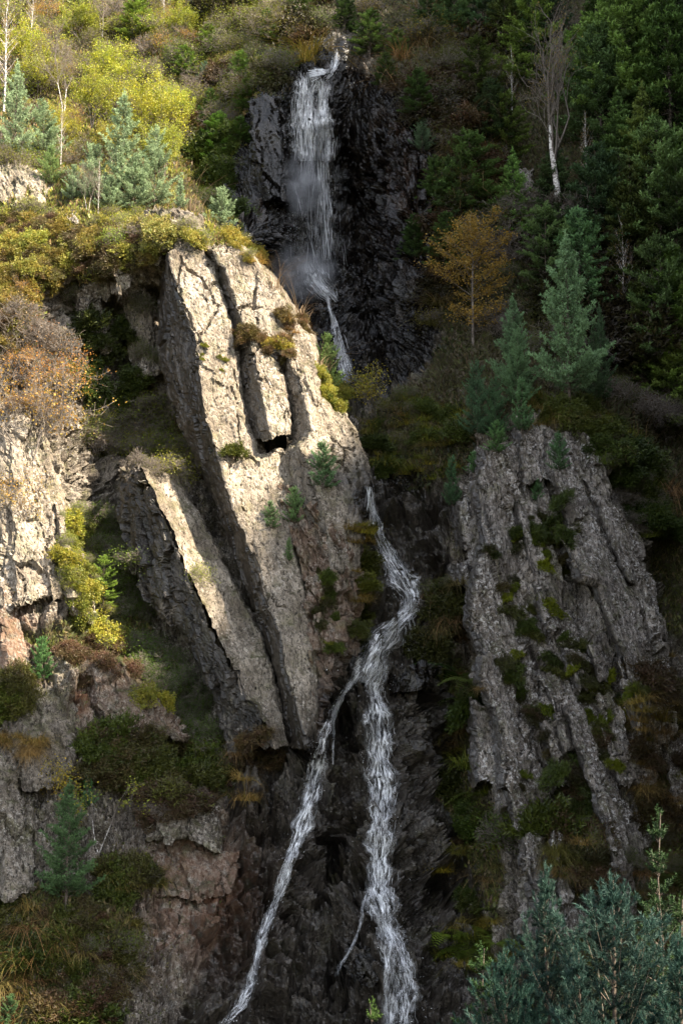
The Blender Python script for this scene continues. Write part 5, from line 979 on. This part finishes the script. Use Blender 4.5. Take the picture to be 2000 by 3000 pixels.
scatter(22, [(1420,1500),(1600,1500),(1850,2000),(1850,2300),(1500,2300)], ['moss_cushion'], (12,24), [(.9,1.0,.5),(1.3,1.3,.5)], 'on a ledge of the ribbed buttress', 'moss on the ribbed buttress', (1.0,1.6), seed=38)
scatter(46, [(1090,215),(1230,230),(1345,380),(1360,560),(1310,820),(1280,1010),(1250,1000),(1270,800),(1300,560),(1290,400),(1200,270),(1090,245)], ['green_shrub','tussock_b','green_shrub_b','heather_b','tussock_a'], (36,74), [(.5,.5,.34),(.65,.52,.38),(.4,.46,.3)], 'hanging over the black cliff edge', 'plants on the black cliff edge', seed=39)
ONE = [('wiry_grass','long_grass',800,840,110,(1,1,1),'grass','long bent grass stalks on the slab rim, upper tuft'),('wiry_grass','long_grass',872,925,120,(1,1,1),'grass','long bent grass stalks on the slab rim, lower tuft'),('wiry_grass','long_grass',930,1075,110,(1,1,1),'grass','long bent grass stalks beside the bright young pine on the rim'),
 ('wiry_grass','long_grass',560,612,130,(1,1,1),'grass','tall dead stalk beside the little rim sapling'),('wiry_grass','long_grass',1880,1320,110,(.9,.85,.7),'grass','long arching grass on the knoll shoulder'),('wiry_grass','tussock_b',1945,1440,110,(1.1,.9,.8),'grass','pale arching tussock at the right edge above the dark hollow'),
 ('wiry_grass','tussock_a',905,150,95,(1.5,1.35,.6),'grass','bright yellow-green grass on the lip left of the upper fall'),('wiry_grass','tussock_a',888,178,70,(1.4,1.3,.5),'grass','small yellow grass tuft below the lip grass'),('wiry_grass','tussock_b',1145,235,80,(1.0,.8,.6),'grass','straw tussock hanging at the top of the black cliff'),('wiry_grass','tussock_b',1180,170,80,(.9,.7,.5),'grass','brown tussock above the straw tussock on the black cliff'),
 ('orange_shrub','orange_shrub',90,1330,330,(.9,.85,.9),'shrub','orange-leaved bare shrub against the pale rocks at left'),('orange_shrub','orange_shrub',170,1180,200,(1.1,.8,.8),'shrub','russet twiggy shrub leaning over the shaded gully'),('orange_shrub','orange_shrub',30,1560,220,(1,1,1),'shrub','orange-leaved shrub at the left edge below the taller one'),
 ('yellow_shrub','yellow_shrub',150,2370,150,(.9,.8,.8),'shrub','bare shrub dotted with yellow leaves above the lower left pine'),('rowan_sapling','rowan_sapling',290,2480,190,(.7,.8,.7),'shrub','yellow-green birch sapling right of the lower left pine'),('yellow_bush','green_shrub',170,1630,60,(1.4,1.3,.8),'shrub','yellow bush just left of the small leaning fir'),
 ('heather_mound','heather_c',1590,2420,95,(.75,.75,.4),'shrub','large rounded heather mound on the lower ribbed buttress'),('leafy_bush','green_shrub',1475,2480,120,(.5,.65,.5),'shrub','dark leafy bush left of the large heather mound'),('leafy_bush','green_shrub',585,1700,62,(1.8,1.6,1.1),'shrub','small yellow-green bush on the crest of the leaning ridge'),('leafy_bush','green_shrub_b',545,1395,120,(1.3,1.2,.6),'shrub','bright-tipped bush in the dark recess beside the big slabs'),
 ('heather_mound','heather_c',680,1330,42,(1.0,.9,.5),'shrub','small dark clump in the middle of the sunlit slab'),('heather_mound','heather_b',690,1000,40,(1.3,1.1,.8),'shrub','heather clump in the joint beside the first sunlit slab'),('leafy_bush','yellow_shrub',1880,2850,60,(1.2,1,1),'shrub','little yellow-leaved sprig among the foreground pines'),('leafy_bush','green_shrub',850,2520,1,(1,1,1),'shrub',''),
 ('moss_cushion','moss_cushion',1905,2400,24,(1.3,1.3,.6),'moss','bright round moss cushion at right above the thin spruce'),('fern','fern',1255,1945,40,(.6,.9,1.0),'fern','blue-green fern on the wet dome right of the stream'),('fern','fern',1330,2470,46,(1.1,1.3,.6),'fern','light green fern on the dark wall right of the falls'),('wiry_grass','tussock_c',1290,2545,50,(1.3,1.0,.5),'grass','lone yellow grass tuft on the wet wall right of the falls'),
 ('wiry_grass','tussock_a',725,2335,60,(1.2,1.0,.7),'grass','lone straw tuft on the dark wall left of the left fall'),('twig_shrub','twig_shrub',455,740,80,(1.3,1.2,1.1),'shrub','grey leafless shrub at the top left corner of the big slabs'),('twig_shrub','twig_shrub',415,700,90,(1.4,1.3,1.1),'shrub','grey leafless shrub above the shelf beside the capping boulder'),('pale_bush','green_shrub',330,720,62,(1.9,2.1,2.2),'shrub','pale grey-green low bush on the shelf')]
for nm, key, px, py, h, tint, cat, lab in ONE:
    if h > 1: plant(nm, key, lab, cat, px, py, h, tint)

# ------------------------------------------------------------------ ground cover too fine to count
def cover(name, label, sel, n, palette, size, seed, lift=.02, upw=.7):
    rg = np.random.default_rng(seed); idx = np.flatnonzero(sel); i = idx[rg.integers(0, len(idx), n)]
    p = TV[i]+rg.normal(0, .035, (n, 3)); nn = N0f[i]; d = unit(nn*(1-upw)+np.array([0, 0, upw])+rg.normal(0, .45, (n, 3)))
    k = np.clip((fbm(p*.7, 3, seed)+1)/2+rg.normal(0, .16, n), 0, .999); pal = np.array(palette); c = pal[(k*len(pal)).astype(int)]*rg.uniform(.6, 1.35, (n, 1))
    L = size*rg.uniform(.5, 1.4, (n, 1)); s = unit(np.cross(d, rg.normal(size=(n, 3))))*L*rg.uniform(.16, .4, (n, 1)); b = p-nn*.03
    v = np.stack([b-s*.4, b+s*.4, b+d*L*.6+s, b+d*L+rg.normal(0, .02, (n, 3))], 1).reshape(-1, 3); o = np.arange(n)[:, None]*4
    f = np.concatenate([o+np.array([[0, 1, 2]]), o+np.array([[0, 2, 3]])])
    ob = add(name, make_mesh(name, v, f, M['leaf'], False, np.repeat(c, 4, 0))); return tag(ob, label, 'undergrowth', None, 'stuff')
sv = soil+.25*fbm(V0f*2, 3, 77) > .45; inf = (fx > -30) & (fx < 2030) & (fy > -30) & (fy < 3030)
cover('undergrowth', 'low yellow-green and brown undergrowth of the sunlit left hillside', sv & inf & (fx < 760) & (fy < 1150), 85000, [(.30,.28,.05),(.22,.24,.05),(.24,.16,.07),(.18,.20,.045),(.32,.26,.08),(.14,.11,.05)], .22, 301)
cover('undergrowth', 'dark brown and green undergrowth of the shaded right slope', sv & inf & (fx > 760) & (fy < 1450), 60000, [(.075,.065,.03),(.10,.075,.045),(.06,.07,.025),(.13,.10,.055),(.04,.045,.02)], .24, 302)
cover('undergrowth', 'grass and low plants between the lower rocks', sv & inf & (fy > 1150) & ~((fx > 760) & (fy < 1450)), 50000, [(.11,.11,.03),(.17,.13,.06),(.09,.10,.03),(.14,.15,.035),(.10,.06,.04)], .20, 303)
cr = (rk > .5) & inf & (wet < .5) & (vnoise(V0f*1.7, 311)+.8*(N0f[:, 2]) > .62)
cover('crevice_moss', 'moss and small plants in the rock crevices', cr, 16000, [(.10,.11,.03),(.14,.12,.05),(.07,.08,.025),(.17,.15,.05)], .10, 304, upw=.4)
